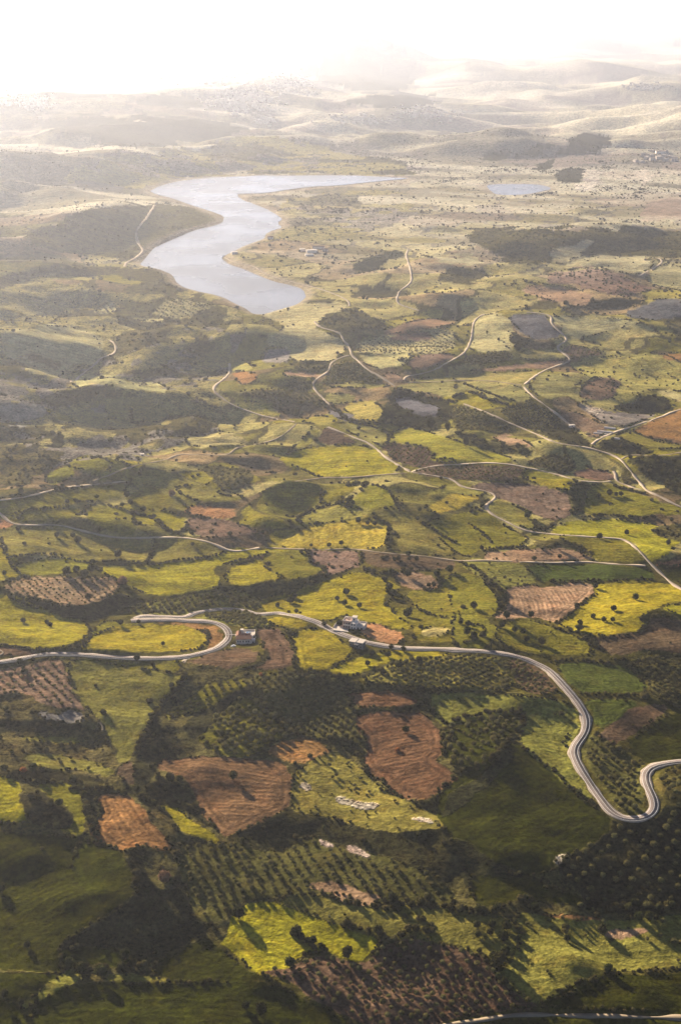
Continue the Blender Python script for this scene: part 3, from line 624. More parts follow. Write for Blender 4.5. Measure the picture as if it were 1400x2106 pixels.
lake_w = np.maximum(lake_w, np.clip(gblur(np.roll(lake, -40, 0)+lake, 28)*2.2, 0, 1)); lake_w[RHO[:, 0] > 9500] = 0
h = np.zeros((NA, NB)); edge = np.cos(np.clip((np.abs(bb)-.38)/.07, 0, 1)*np.pi/2)[None]
distw = 1/(1+np.exp((aa-math.log(26000.))/.12))[:, None]
base = 0.
for it in range(4):
    u, v = project(GX, GY, h)
    wj = np.clip((520-u)/120, 0, 1)*np.clip((1000-v)/80, 0, 1)*np.clip((v-540)/80, 0, 1)*8+.6*np.clip((620-v)/100, 0, 1)*8*(1-lake_w)
    JU, JV = JU0+wj*JW, JV0+wj*.7*JW2; u = u+JU; v = v+JV
    Bf = maplook(BM, u, v, True); rf = maplook(Rr, u, v, True)
    n = .4*N_mid+.45*N_str+.3*N_sml+.45*N_rid+.35*N_rid2
    Bn = Bf+rf*n*1.5+(.12+.35*rf)*N_big
    G = np.tan(SUN_EL)*(1-Bn); G = np.clip(G, -.5, .6)*edge*distw
    far = np.clip((RHO-4200)/4000, 0, 1); G = G*(1-.25*far)
    G = G-gblur(G, 330)
    F = np.fft.rfft2(G)*np.exp(-(ka**2+kb**2)*(1.1*DA)**2/2)
    eta = np.fft.irfft2(F*(-1j*ks)/KK, s=(NA, NB))
    hn = RHO*eta
    hn = hn*(1-.9*lake_w); hn = np.maximum(hn, LAKE_Z+1.2-200*(1-lake_w)*(1-lake_n))
    fl = LAKE_Z+1.2-60*np.clip((3300-RHO)/500, 0, 1)*(1-lake_w)-900*np.clip((RHO-6300)/4000, 0, 1)*(1-lake_w); hn = np.maximum(hn, fl)
    hn = hn*(1-lake_n)+(LAKE_Z-1.5)*lake_n
    h = hn if it == 0 else .35*h+.65*hn
# distant mountains on the horizon
xm = np.tan(bb)*0+bb[None]
ridge1 = np.exp(-((aa[:, None]-math.log(33000.))/.16)**2)*(560+90*np.sin(xm*23+1)+60*np.sin(xm*61)+35*np.sin(xm*131+2)+18*np.sin(xm*290))*np.clip((.165-xm)/.10, 0, 1)**.8
ridge2 = np.exp(-((aa[:, None]-math.log(16500.))/.10)**2)*(230+40*np.sin(xm*70)+25*np.sin(xm*170))*np.clip((.11-xm)/.09, 0, 1)**.8*np.clip((xm+.06)/.06, 0, 1)
h = h+ridge1+ridge2
print('height range', h[:1500].min(), h[:1500].max(), h.min(), h.max())
# ---------------------------------------------------------------- roads cut their own bed
def height(x, y): return samp(h, x, y)
def pix_ground(u, v, it=60):
    """march camera rays to the relief"""
    u = np.asarray(u, float); v = np.asarray(v, float)
    dx, dy, dz = rays(u, v); dz = np.minimum(dz, -.004)
    t = (120-CAM_H)/dz; tmax = (-90-CAM_H)/dz; hit = np.zeros(t.shape, bool); lo = t.copy(); hi = tmax.copy()
    st = (tmax-t)/it
    for k in range(it):
        tn = t+st; z = CAM_H+dz*tn; below = z < height(dx*tn, dy*tn)
        new = below & ~hit; lo = np.where(new, t, lo); hi = np.where(new, tn, hi); hit |= below; t = tn
    for k in range(14):
        m = (lo+hi)/2; z = CAM_H+dz*m; b = z < height(dx*m, dy*m); hi = np.where(b, m, hi); lo = np.where(b, lo, m)
    m = (lo+hi)/2; return dx*m, dy*m
def resample_world(P, step):
    d = np.r_[0, np.cumsum(np.hypot(*np.diff(P, axis=0).T))]; n = max(3, int(d[-1]/step))
    s = np.linspace(0, d[-1], n); return np.stack([np.interp(s, d, P[:, 0]), np.interp(s, d, P[:, 1])], 1)
def smooth1(z, n):
    k = np.hanning(n+2)[1:-1]; k /= k.sum(); zp = np.pad(z, (n, n), mode='edge'); return np.convolve(zp, k, 'same')[n:-n]
def road_line(P, jig=0):
    p = catmull(P, 3)
    x, y = pix_ground(p[:, 0], p[:, 1]); W = np.stack([x, y], 1)
    if len(W) > 9: W = np.stack([smooth1(W[:, 0], 5), smooth1(W[:, 1], 5)], 1)
    R = resample_world(W, 2.5)
    n = min(15, len(R)//3*2+1); R = np.stack([smooth1(R[:, 0], n), smooth1(R[:, 1], n)], 1)
    return R
road_geo = []
for kind, lab, spec in MAIN_ROADS: road_geo.append([kind, lab, 9.0, road_line(conv(spec))])
for w, lab, spec in TRACKS: road_geo.append(['dirt_track', lab, w, road_line(conv(spec))])
num = np.zeros_like(h); den = np.zeros_like(h)
for g in road_geo:
    R = g[3]; z = height(R[:, 0], R[:, 1]); z = smooth1(z, min(25, len(z)//2*2-1)); g.append(z)
    ai = (np.log(np.hypot(R[:, 0], R[:, 1]))-A0)/DA; bi = (np.arctan2(R[:, 0], R[:, 1])-B0)/DA
    rad = g[2]*.5+1.5; rho = np.hypot(R[:, 0], R[:, 1])
    ic, jc = np.rint(ai).astype(int), np.rint(bi).astype(int)
    for di in range(-6, 7):
        for dj in range(-6, 7):
            i, j = ic+di, jc+dj; okk = (i >= 0) & (i < NA) & (j >= 0) & (j < NB)
            ds = np.hypot(i-ai, j-bi)*DA*rho; wgt = np.exp(-(ds/rad)**4)*okk
            i = np.clip(i, 0, NA-1); j = np.clip(j, 0, NB-1)
            np.add.at(num, (i, j), wgt*z); np.add.at(den, (i, j), wgt)
wr = np.clip(den*1.5, 0, 1); h = np.where(den > 1e-4, h*(1-wr)+wr*num/np.maximum(den, 1e-4), h)
# ---------------------------------------------------------------- terrain mesh, one object per plot of land
RSTEP = 2.05
vv = np.arange(2270, 60, -RSTEP); dep = PITCH+np.arctan((vv-CY)/FPX); rr_ = CAM_H/np.tan(dep)
rr_ = np.r_[np.exp(np.linspace(math.log(500.), math.log(rr_[0]), 25))[:-1], rr_[rr_ < 42000], np.exp(np.linspace(math.log(42500.), math.log(60000.), 8))]
NR = len(rr_); bw = .38; NC = int(2*bw/(RSTEP*1.12/FPX)); tb = np.linspace(-bw, bw, NC)
TX = rr_[:, None]*np.sin(tb)[None]; TY = rr_[:, None]*np.cos(tb)[None]; TZ = height(TX, TY)
print('terrain grid', NR, NC)
fi = lambda F: samp(F, TX, TY)
tu, tv = project(TX, TY, TZ); tu = tu+fi(JU); tv = tv+fi(JV)
vid = maplook(ID, tu, tv)
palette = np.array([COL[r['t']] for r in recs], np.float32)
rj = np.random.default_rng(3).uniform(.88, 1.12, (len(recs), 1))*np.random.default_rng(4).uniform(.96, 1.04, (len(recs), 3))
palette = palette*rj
for i, r in enumerate(recs):                     # plots paled towards the lake, haze brightness put into their colour
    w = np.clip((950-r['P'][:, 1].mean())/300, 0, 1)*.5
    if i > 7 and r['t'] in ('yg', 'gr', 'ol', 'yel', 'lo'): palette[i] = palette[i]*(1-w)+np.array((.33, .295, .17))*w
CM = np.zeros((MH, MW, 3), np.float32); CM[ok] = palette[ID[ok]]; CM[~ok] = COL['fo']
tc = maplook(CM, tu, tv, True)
nb, nm, nst, nsm = fi(N_big), fi(N_mid), fi(N_str), fi(N_sml)
# patchwork of unsurveyed small plots
GAs, GBs = .055, .05
def patch_ids(a, b):
    ga = a/GAs; gb = b/GBs; best = np.full(a.shape, 9e9); sec = best.copy(); pid = np.zeros(a.shape, int)
    for da in (-1, 0, 1):
        for db in (-1, 0, 1):
            ci = np.floor(ga).astype(int)+da; cj = np.floor(gb).astype(int)+db
            hsh = (ci*73856093 ^ cj*19349663) & 0x7fffffff
            ja = ((hsh*1103515245+12345) % 10007)/10007.; jb = ((hsh*69069+1) % 10009)/10009.
            d = np.hypot((ga-ci-ja)*1.0, gb-cj-jb); m = d < best
            sec = np.where(m, best, np.minimum(sec, d)); pid = np.where(m, hsh, pid); best = np.where(m, d, best)
    return pid, sec-best
pa, pb_ = patch_ids(np.log(np.hypot(TX, TY))+.012*nm, np.arctan2(TX, TY)+.006*nst)
pal2 = np.array([COL[k] for k in ('lo', 'ol', 'gr', 'lo', 'sc', 'tn', 'lo', 'yg', 'pb', 'ol')])
pc = pal2[pa % len(pal2)]
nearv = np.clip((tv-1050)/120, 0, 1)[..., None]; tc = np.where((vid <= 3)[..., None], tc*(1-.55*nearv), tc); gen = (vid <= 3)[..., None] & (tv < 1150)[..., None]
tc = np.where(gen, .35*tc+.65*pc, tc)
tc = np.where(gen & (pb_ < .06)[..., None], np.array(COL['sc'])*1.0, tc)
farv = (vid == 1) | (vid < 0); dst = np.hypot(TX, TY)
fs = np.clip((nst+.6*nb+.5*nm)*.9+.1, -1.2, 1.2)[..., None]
eastw = np.clip((np.arctan2(TX, TY)+.10)/.22, 0, 1)[..., None]; fs = fs+.5*eastw  # right side lifted in colour to make up for thin haze there
fcol = np.where(fs > 0, np.array((.35, .32, .26))*(1+.4*fs), np.array((.11, .10, .095))*(1+.2*fs)*(1+eastw))  # far ground tint with haze paleness painted into it, darker on the left
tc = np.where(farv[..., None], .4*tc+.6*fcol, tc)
w2 = (np.clip((600-tv)/200, 0, 1)*.6)[..., None]*(~farv[..., None])*(~np.isin(vid, [i for i, r in enumerate(recs) if r['t'] in ('sc', 'ds') and i > 4])[..., None]); tc = tc*(1-w2)+fcol*w2  # fades the same painted haze tint into the nearer plots
hillv = (tv < 1250)[..., None] & (vid == 3)[..., None] | np.isin(vid, [4, 5])[..., None]
hc = np.where((nm+.8*nst+.4*nsm)[..., None] > .45, np.array(COL['sc'])*.9, np.array(COL['lo'])*.85)
hc = np.where((nb+.7*nsm)[..., None] > 1.1, np.array(COL['gy']), hc)
tc = np.where(hillv, .3*tc+.7*hc, tc)
shore = np.clip(gblur(lake, 4), 0, 1); shm = np.clip(fi(shore)*5-.1, 0, 1)[..., None]*.75; tc = tc*(1-shm)+np.array((.30, .25, .18))*shm
# tractor-row coordinates per plot
rowc = np.zeros((NR, NC)); rstr = np.zeros((NR, NC)); rper = np.ones((NR, NC))*6
objs_by_id = {}
grain = np.zeros((NR, NC))
for i, r in enumerate(recs):
    m = vid == i
    grain[m] = {'sc': 1., 'pl': 1.3, 'ds': 1., 'pb': .6, 'fo': 1.}.get(r['t'], .45)
mat_ground = None
def new_mat(name):
    m = bpy.data.materials.new(name); m.use_nodes = True; nt = m.node_tree; nt.nodes.clear()
    out = nt.nodes.new('ShaderNodeOutputMaterial'); return m, nt, out
def node(nt, typ, ins=None, **kw):
    n = nt.nodes.new(typ)
    for k, v_ in kw.items(): setattr(n, k, v_)
    for k, v_ in (ins or {}).items():
        if isinstance(v_, bpy.types.NodeSocket): nt.links.new(v_, n.inputs[k])
        else: n.inputs[k].default_value = v_
    return n
def math_(nt, op, a, b=None, c=None):
    ins = {0: a}
    if b is not None: ins[1] = b
    if c is not None: ins[2] = c
    return node(nt, 'ShaderNodeMath', ins, operation=op).outputs[0]
def ground_material():
    m, nt, out = new_mat('ground_cover')
    col = node(nt, 'ShaderNodeAttribute', attribute_name='base').outputs['Color']
    rows = node(nt, 'ShaderNodeAttribute', attribute_name='rows').outputs['Vector']
    sep = node(nt, 'ShaderNodeSeparateXYZ', {0: rows})
    pos = node(nt, 'ShaderNodeNewGeometry').outputs['Position']
    n1 = node(nt, 'ShaderNodeTexNoise', {'Vector': pos, 'Scale': .022, 'Detail': 4., 'Roughness': .6}).outputs['Fac']
    n2 = node(nt, 'ShaderNodeTexNoise', {'Vector': pos, 'Scale': .075, 'Detail': 6., 'Roughness': .7}).outputs['Fac']
    n3 = node(nt, 'ShaderNodeTexNoise', {'Vector': pos, 'Scale': .32, 'Detail': 4., 'Roughness': .65}).outputs['Fac']
    ph = math_(nt, 'MULTIPLY', sep.outputs[0], 6.2832)
    ph = math_(nt, 'ADD', ph, math_(nt, 'MULTIPLY', n2, 5.))
    wv = math_(nt, 'SINE', ph)
    wv2 = math_(nt, 'SINE', math_(nt, 'MULTIPLY', ph, .37))
    wv = math_(nt, 'ADD', math_(nt, 'MULTIPLY', wv, .7), math_(nt, 'MULTIPLY', wv2, .5))
    wv = math_(nt, 'MULTIPLY', wv, math_(nt, 'MULTIPLY_ADD', n1, 2.2, -.35))
    st = sep.outputs[1]; gr = sep.outputs[2]
    f = math_(nt, 'MULTIPLY_ADD', n1, .9, .55)
    g2 = math_(nt, 'MULTIPLY', math_(nt, 'MULTIPLY_ADD', n2, 2., -1.), math_(nt, 'MULTIPLY_ADD', gr, 1.3, .45))
    g3 = math_(nt, 'MULTIPLY', math_(nt, 'MULTIPLY_ADD', n3, 2., -1.), math_(nt, 'MULTIPLY_ADD', gr, 1.5, .55))
    f = math_(nt, 'MULTIPLY', f, math_(nt, 'ADD', 1., math_(nt, 'ADD', g2, g3)))
    f = math_(nt, 'MULTIPLY', f, math_(nt, 'ADD', 1., math_(nt, 'MULTIPLY', wv, math_(nt, 'MULTIPLY', st, .22))))
    f = math_(nt, 'MAXIMUM', f, .12)
    c = node(nt, 'ShaderNodeVectorMath', {0: col, 3: f}, operation='SCALE').outputs[0]
    # dry, yellower streaks
    dry = node(nt, 'ShaderNodeTexNoise', {'Vector': pos, 'Scale': .05, 'Detail': 6., 'Roughness': .7}).outputs['Fac']
    dm = node(nt, 'ShaderNodeMapRange', {0: dry, 1: .5, 2: .72, 3: 0., 4: .45}).outputs[0]
    warm = node(nt, 'ShaderNodeVectorMath', {0: c, 1: (1.45, 1.05, .9)}, operation='MULTIPLY').outputs[0]
    c = node(nt, 'ShaderNodeMix', {0: dm, 6: c, 7: warm}, data_type='RGBA').outputs[2]
    hgt = math_(nt, 'ADD', math_(nt, 'MULTIPLY', wv, math_(nt, 'MULTIPLY', st, .22)), math_(nt, 'MULTIPLY', n3, math_(nt, 'MULTIPLY_ADD', gr, 3., 1.)))
    hgt = math_(nt, 'ADD', hgt, math_(nt, 'MULTIPLY', n2, math_(nt, 'MULTIPLY_ADD', gr, 8., 2.5)))
    bp = node(nt, 'ShaderNodeBump', {'Height': hgt, 'Distance': 1., 'Strength': .5})
    bs = node(nt, 'ShaderNodeBsdfDiffuse', {'Color': c, 'Roughness': 0., 'Normal': bp.outputs[0]})
    nt.links.new(bs.outputs[0], out.inputs[0]); return m
mat_ground = ground_material()
def link(name, me, parent=None, mat=None, **props):
    o = bpy.data.objects.new(name, me); scene.collection.objects.link(o)
    if mat: me.materials.append(mat)
    if parent: o.parent = parent
    for k, v_ in props.items(): o[k] = v_
    return o
def mesh_np(name, V, Fq):
    me = bpy.data.meshes.new(name); k = Fq.shape[1]
    me.vertices.add(len(V)); me.vertices.foreach_set('co', np.ascontiguousarray(V, np.float32).ravel())
    me.loops.add(Fq.size); me.loops.foreach_set('vertex_index', Fq.astype(np.int32).ravel())
    me.polygons.add(len(Fq)); me.polygons.foreach_set('loop_start', np.arange(0, Fq.size, k, dtype=np.int32))
    me.polygons.foreach_set('loop_total', np.full(len(Fq), k, np.int32))
    me.polygons.foreach_set('use_smooth', np.ones(len(Fq), bool))
    me.update(calc_edges=True); return me
idx = np.arange(NR*NC).reshape(NR, NC)
quads = np.stack([idx[:-1, :-1], idx[:-1, 1:], idx[1:, 1:], idx[1:, :-1]], -1).reshape(-1, 4)
cu = (tu[:-1, :-1]+tu[1:, 1:])/2; cv = (tv[:-1, :-1]+tv[1:, 1:])/2
fid = maplook(ID, cu, cv).ravel().astype(int)
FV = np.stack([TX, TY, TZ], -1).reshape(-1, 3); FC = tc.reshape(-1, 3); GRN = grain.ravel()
merge = {}                                       # tiny or background plots fold into the shared ground
cnt = np.bincount(fid+1, minlength=len(recs)+1)
for k in range(-1, len(recs)):
    if k in (-1, 1): merge[k] = 'distant_plain'
    elif k in (0, 2): merge[k] = 'meadow_ground'
    elif k == 3: merge[k] = 'scrub_slope'
    else: merge[k] = k
groups = {}
for k in range(-1, len(recs)):
    if cnt[k+1] > 25: groups.setdefault(merge[k], []).append(k)
side = lambda c: ('at the far left' if c[0] < 280 else 'at the left' if c[0] < 560 else 'in the middle' if c[0] < 840 else 'at the right' if c[0] < 1120 else 'at the far right')
dist = lambda c: ('in the distance' if c[1] < 520 else 'beyond the farm tracks' if c[1] < 850 else 'halfway up the valley' if c[1] < 1180 else 'near the asphalt road' if c[1] < 1420 else 'in the foreground slopes')
seen_lab = {}
for key, ks_ in groups.items():
    fm = np.isin(fid, ks_); q = quads[fm]; uq, inv = np.unique(q, return_inverse=True); q2 = inv.reshape(-1, 4)
    V = FV[uq]
    if isinstance(key, str): nm_ = key; lab = {'distant_plain': 'hazy plain of pale fields and dark ridges stretching to the mountains', 'meadow_ground': 'patchwork of small meadows between the larger fields', 'scrub_slope': 'broken scrubby hillsides along the left of the valley'}[key]; grp = None; r = None
    else:
        r = recs[key]; nm_ = NAME[r['t']]; lab = r['lab']; grp = None
        if r['plant'].startswith('o'): nm_ = 'orchard_ground'
        if not lab:
            c = r['P'].mean(0); lab = ADJ[r['t']]+' '+dist(c)+', '+side(c); grp = lab
    me = mesh_np(nm_, V, q2)
    rw = np.zeros((len(V), 3), np.float32); rw[:, 2] = GRN[uq]
    if r and r['rows']:
        dx, dy, per = r['rows'][:3]; c = r['P'].mean(0)
        x0, y0 = pix_plane(c[0], c[1]); x1, y1 = pix_plane(c[0]+dx*20, c[1]+dy*20)
        d = np.array([x1-x0, y1-y0]); d /= np.hypot(*d); nrm = np.array([-d[1], d[0]]); al = (V[:, 0]-x0)*d[0]+(V[:, 1]-y0)*d[1]
        rw[:, 0] = ((V[:, 0]-x0)*nrm[0]+(V[:, 1]-y0)*nrm[1]+al**2*.0013*(1 if key % 2 else -1)+2.5*math.sin(key)*np.sin(al*.035+key))/per
        sx_, sy_ = pix_ground(r['S'][:, 0], r['S'][:, 1])
        bd = np.full(len(V), 1e9)
        for (ax_, ay_), (bx_, by_) in zip(np.stack([sx_, sy_], 1), np.roll(np.stack([sx_, sy_], 1), -1, 0)):
            ex, ey = bx_-ax_, by_-ay_; L2 = max(ex*ex+ey*ey, 1e-6)
            t_ = np.clip(((V[:, 0]-ax_)*ex+(V[:, 1]-ay_)*ey)/L2, 0, 1); bd = np.minimum(bd, np.hypot(V[:, 0]-ax_-t_*ex, V[:, 1]-ay_-t_*ey))
        rw[:, 0] = np.where(bd < 11, bd/per, rw[:, 0])       # headland turns follow the boundary
        rw[:, 1] = 1.5 if r['t'] in ('br', 'or', 'tn', 'db') else 1.
    elif r and r['t'] in ('yg', 'gr', 'ol', 'yel', 'lo', 'dg', 'br', 'db', 'tn'):
        an = np.random.default_rng(key+50).uniform(-.5, .5); nrm = np.array([math.sin(an), math.cos(an)]); per = 9. if r['S'][:, 1].mean() < 1000 else 6.
        al = V[:, 0]*nrm[1]-V[:, 1]*nrm[0]; al = al-al.mean()
        rw[:, 0] = (V[:, 0]*nrm[0]+V[:, 1]*nrm[1]+al**2*.0004)/per; rw[:, 1] = .8
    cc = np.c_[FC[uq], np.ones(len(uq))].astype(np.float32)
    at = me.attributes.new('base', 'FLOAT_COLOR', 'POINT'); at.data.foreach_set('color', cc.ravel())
    at = me.attributes.new('rows', 'FLOAT_VECTOR', 'POINT'); at.data.foreach_set('vector', rw.ravel())
    pr = dict(kind='structure', label=lab)
    if grp: pr['group'] = grp
    link(nm_, me, mat=mat_ground, **pr)
# ---------------------------------------------------------------- lake
def poly_mesh(name, P2, z):
    bm = bmesh.new(); vs = [bm.verts.new((x, y, z)) for x, y in P2]; f = bm.faces.new(vs)
    if f.normal.z < 0: f.normal_flip()
    bmesh.ops.triangulate(bm, faces=bm.faces[:]); me = bpy.data.meshes.new(name); bm.to_mesh(me); bm.free(); return me
m_water, nt, out = new_mat('lake_water')
pos = node(nt, 'ShaderNodeNewGeometry').outputs['Position']
wn1 = node(nt, 'ShaderNodeTexNoise', {'Vector': pos, 'Scale': .35, 'Detail': 3.}).outputs['Fac']
wn2 = node(nt, 'ShaderNodeTexNoise', {'Vector': pos, 'Scale': .006, 'Detail': 4.}).outputs['Fac']
bp = node(nt, 'ShaderNodeBump', {'Height': wn1, 'Distance': .5, 'Strength': 1.})
ro = node(nt, 'ShaderNodeMapRange', {0: wn2, 1: .35, 2: .65, 3: .22, 4: .32}).outputs[0]
bs = node(nt, 'ShaderNodeBsdfPrincipled', {'Base Color': (.16, .15, .14, 1), 'Specular IOR Level': .32, 'Roughness': ro, 'IOR': 1.33, 'Normal': bp.outputs[0]})
nt.links.new(bs.outputs[0], out.inputs[0])
for P, lab in zip(lakeP, ('wide pale lake winding between the wooded hills', 'small pale sheet of water right of the lake, beneath the rock outcrop')):
    c = P.mean(0); d = P-c; P = c+d*(1+5/np.maximum(np.hypot(d[:, 0], d[:, 1]), 1))[:, None]
    x, y = pix_plane(P[:, 0], P[:, 1], LAKE_Z)
    link('lake', poly_mesh('lake', np.stack([x, y], 1), LAKE_Z), mat=m_water, kind='structure', label=lab)
# ---------------------------------------------------------------- roads
def simple_mat(name, col, rough=.9, nscale=.5, namp=.35, spec=.1, bump=0., bscale=2.):
    m, nt, out = new_mat(name); pos = node(nt, 'ShaderNodeTexCoord').outputs['Object']
    n = node(nt, 'ShaderNodeTexNoise', {'Vector': pos, 'Scale': nscale, 'Detail': 5., 'Roughness': .65}).outputs['Fac']
    f = math_(nt, 'MULTIPLY_ADD', n, 2*namp, 1-namp)
    c = node(nt, 'ShaderNodeVectorMath', {0: col, 3: f}, operation='SCALE').outputs[0]
    ins = {'Base Color': c, 'Roughness': rough, 'Specular IOR Level': spec}
    if bump:
        nn = node(nt, 'ShaderNodeTexNoise', {'Vector': pos, 'Scale': bscale, 'Detail': 4.}).outputs['Fac']
        ins['Normal'] = node(nt, 'ShaderNodeBump', {'Height': nn, 'Distance': bump}).outputs[0]
    bs = node(nt, 'ShaderNodeBsdfPrincipled', ins); nt.links.new(bs.outputs[0], out.inputs[0]); return m
M_asph = simple_mat('worn_asphalt', (.17, .14, .125), 1., .09, .55, 0.)
M_verge = simple_mat('pale_gravel_verge', (.27, .225, .18), 1., .25, .7, 0.)
M_track = simple_mat('pale_dirt', (.36, .29, .215), 1., .03, .75, 0.)
M_lane = simple_mat('faint_dirt', (.22, .175, .12), 1., .03, .8, 0.)
M_line = simple_mat('white_road_paint', (.75, .73, .7), .7, 1.5, .15)
def ribbon(name, R, z, offs, lift, mat, skirt=0, **pr):
    """offs: across-road offsets; returns a draped strip"""
    T = np.gradient(R, axis=0); T /= np.maximum(np.hypot(T[:, 0], T[:, 1]), 1e-6)[:, None]; N = np.stack([T[:, 1], -T[:, 0]], 1)
    cols = []
    rr = np.random.default_rng(len(R)); jig = smooth1(rr.standard_normal(len(R)), 7)
    for k, o in enumerate(offs):
        e = o+(jig*1.1*np.sign(o) if pr.get('wob') and k in (0, len(offs)-1) else 0)
        P = R+N*np.reshape(e, (-1, 1)) if np.ndim(e) else R+N*e
        zz = np.maximum(z, height(P[:, 0], P[:, 1])) if not skirt else z
        cols.append(np.c_[P, zz+lift])
    if skirt:
        cols = [cols[0]-[0, 0, skirt]]+cols+[cols[-1]-[0, 0, skirt]]
    V = np.stack(cols, 1); n, k = V.shape[:2]; ii = np.arange(n*k).reshape(n, k)
    Fq = np.stack([ii[:-1, :-1], ii[1:, :-1], ii[1:, 1:], ii[:-1, 1:]], -1).reshape(-1, 4)
    pr.pop('wob', None); par = pr.pop('parent', None)
    me = mesh_np(name, V.reshape(-1, 3), Fq[:, ::-1])
    return link(name, me, parent=par, mat=mat, **pr)
for kind, lab, w, R, z in road_geo:
    zg = smooth1(height(R[:, 0], R[:, 1]), 9)
    if kind == 'asphalt_road':
        o = ribbon(kind, R, zg, [-2.9, 0, 2.9], .42, M_asph, .3, kind='structure', label=lab)
        ribbon('gravel_verge', R, zg, [-4.0, -2.9, 2.9, 4.0], .34, M_verge, .9, parent=o, wob=1)
        for s in (-1, 1): ribbon('edge_line', R, zg, [s*2.65-.1, s*2.65+.1], .426, M_line, 0.02, parent=o)
        ribbon('centre_line', R, zg, [-.09, .09], .427, M_line, 0.02, parent=o)
    else:
        w *= .88; ribbon(kind, R, zg, [-w/2, 0, w/2], .32, M_track if w > 3.2 else M_lane, .7, kind='structure', label=lab, wob=1)
# ---------------------------------------------------------------- haze
m_haze, nt, out = new_mat('haze_air')
vp = node(nt, 'ShaderNodeVolumePrincipled', {'Color': (*HAZE_COL, 1), 'Density': HAZE_DENSITY, 'Anisotropy': HAZE_G})
nt.links.new(vp.outputs[0], out.inputs['Volume'])
bm = bmesh.new(); bmesh.ops.create_cube(bm, size=1.)
zlo, zhi = min(float(TZ.min()), LAKE_Z)-1.5, max(float(TZ.max()), CAM_H)+40
for v_ in bm.verts: v_.co = Vector((v_.co.x*60000, 28000+v_.co.y*66000, (zlo+zhi)/2+v_.co.z*(zhi-zlo)))
me = bpy.data.meshes.new('haze'); bm.to_mesh(me); bm.free()
link('haze', me, mat=m_haze, kind='stuff', label='pale sunlit haze thickening towards the horizon')
# ---------------------------------------------------------------- foliage
def leaf_mat(name, col, var=.35, trans=.35, dry=(.13, .09, .03)):
    m, nt, out = new_mat(name)
    rnd = node(nt, 'ShaderNodeObjectInfo').outputs['Random']
    pos = node(nt, 'ShaderNodeTexCoord').outputs['Object']
    n = node(nt, 'ShaderNodeTexNoise', {'Vector': pos, 'Scale': 5., 'Detail': 3.}).outputs['Fac']
    f = math_(nt, 'MULTIPLY', math_(nt, 'MULTIPLY_ADD', rnd, 2*var, 1-var), math_(nt, 'MULTIPLY_ADD', n, 1.2, .4))
    mx = node(nt, 'ShaderNodeMix', {0: math_(nt, 'MULTIPLY', math_(nt, 'FRACT', math_(nt, 'MULTIPLY', rnd, 7.3)), .45), 6: (*col, 1), 7: (*dry, 1)}, data_type='RGBA').outputs[2]
    c = node(nt, 'ShaderNodeVectorMath', {0: mx, 3: f}, operation='SCALE').outputs[0]
    d = node(nt, 'ShaderNodeBsdfDiffuse', {'Color': c}); t = node(nt, 'ShaderNodeBsdfTranslucent', {'Color': c})
    ms = node(nt, 'ShaderNodeMixShader', {0: trans, 1: d.outputs[0], 2: t.outputs[0]})
    nt.links.new(ms.outputs[0], out.inputs[0]); return m
M_olive = leaf_mat('olive_leaves', (.12, .115, .045), .35, .4)
M_shrub = leaf_mat('shrub_leaves', (.055, .054, .02), .5, .3, (.09, .06, .025))
M_tree = leaf_mat('dark_leaves', (.038, .043, .015), .4, .25, (.05, .035, .015))
M_pink = leaf_mat('pinkish_brown_twigs', (.19, .11, .07), .2, .3, (.2, .12, .07))
M_rust = leaf_mat('rusty_leaves', (.3, .11, .035), .2, .3, (.3, .12, .04))
M_bark = simple_mat('bark', (.12, .09, .06), .95, 4.)
def crown_mesh(name, seed, lobes=6, leaves=150, hz=.85, up=.1, mat=None, taper=0.):
    r = random.Random(seed); bm = bmesh.new()
    from mathutils import noise as mn
    for k in range(lobes):
        if k == 0: c, rad = Vector((0, 0, up+hz*.42)), .36
        else:
            a = k*2.39+r.uniform(-.4, .4); q = r.uniform(.16, .26)
            c = Vector((math.cos(a)*q, math.sin(a)*q, up+hz*r.uniform(.22, .68))); rad = r.uniform(.15, .25)
        res = bmesh.ops.create_icosphere(bm, subdivisions=2, radius=rad)
        for v_ in res['verts']:
            n_ = mn.noise(v_.co*9+Vector((seed, k, 0)))*.10+mn.noise(v_.co*22+Vector((k, seed, 3)))*.05
            v_.co += v_.co.normalized()*n_; v_.co.z *= hz*1.05; v_.co += c
            if taper: s_ = 1-taper*max(0, v_.co.z-up)/hz; v_.co.x *= s_; v_.co.y *= s_
    for k in range(leaves):
        d = Vector((r.gauss(0, 1), r.gauss(0, 1), r.gauss(.15, 1))).normalized(); rr = r.uniform(.38, .53)
        c = Vector((d.x*rr, d.y*rr, up+hz*.45+d.z*rr*hz*.95))
        if c.z < .03: c.z = r.uniform(.03, .15)
        if taper: s_ = 1-taper*max(0, c.z-up)/hz; c.x *= s_; c.y *= s_
        t1 = Vector((r.gauss(0, 1), r.gauss(0, 1), r.gauss(0, 1))).normalized(); t2 = t1.cross(d).normalized(); s = r.uniform(.03, .065)
        vs = [bm.verts.new(c+t1*s*a1+t2*s*b1) for a1, b1 in ((-1, -.7), (1, -.6), (.8, .9), (-.7, .8))]; bm.faces.new(vs)
    me = bpy.data.meshes.new(name); bm.to_mesh(me); bm.free()
    me.materials.append(mat); return me
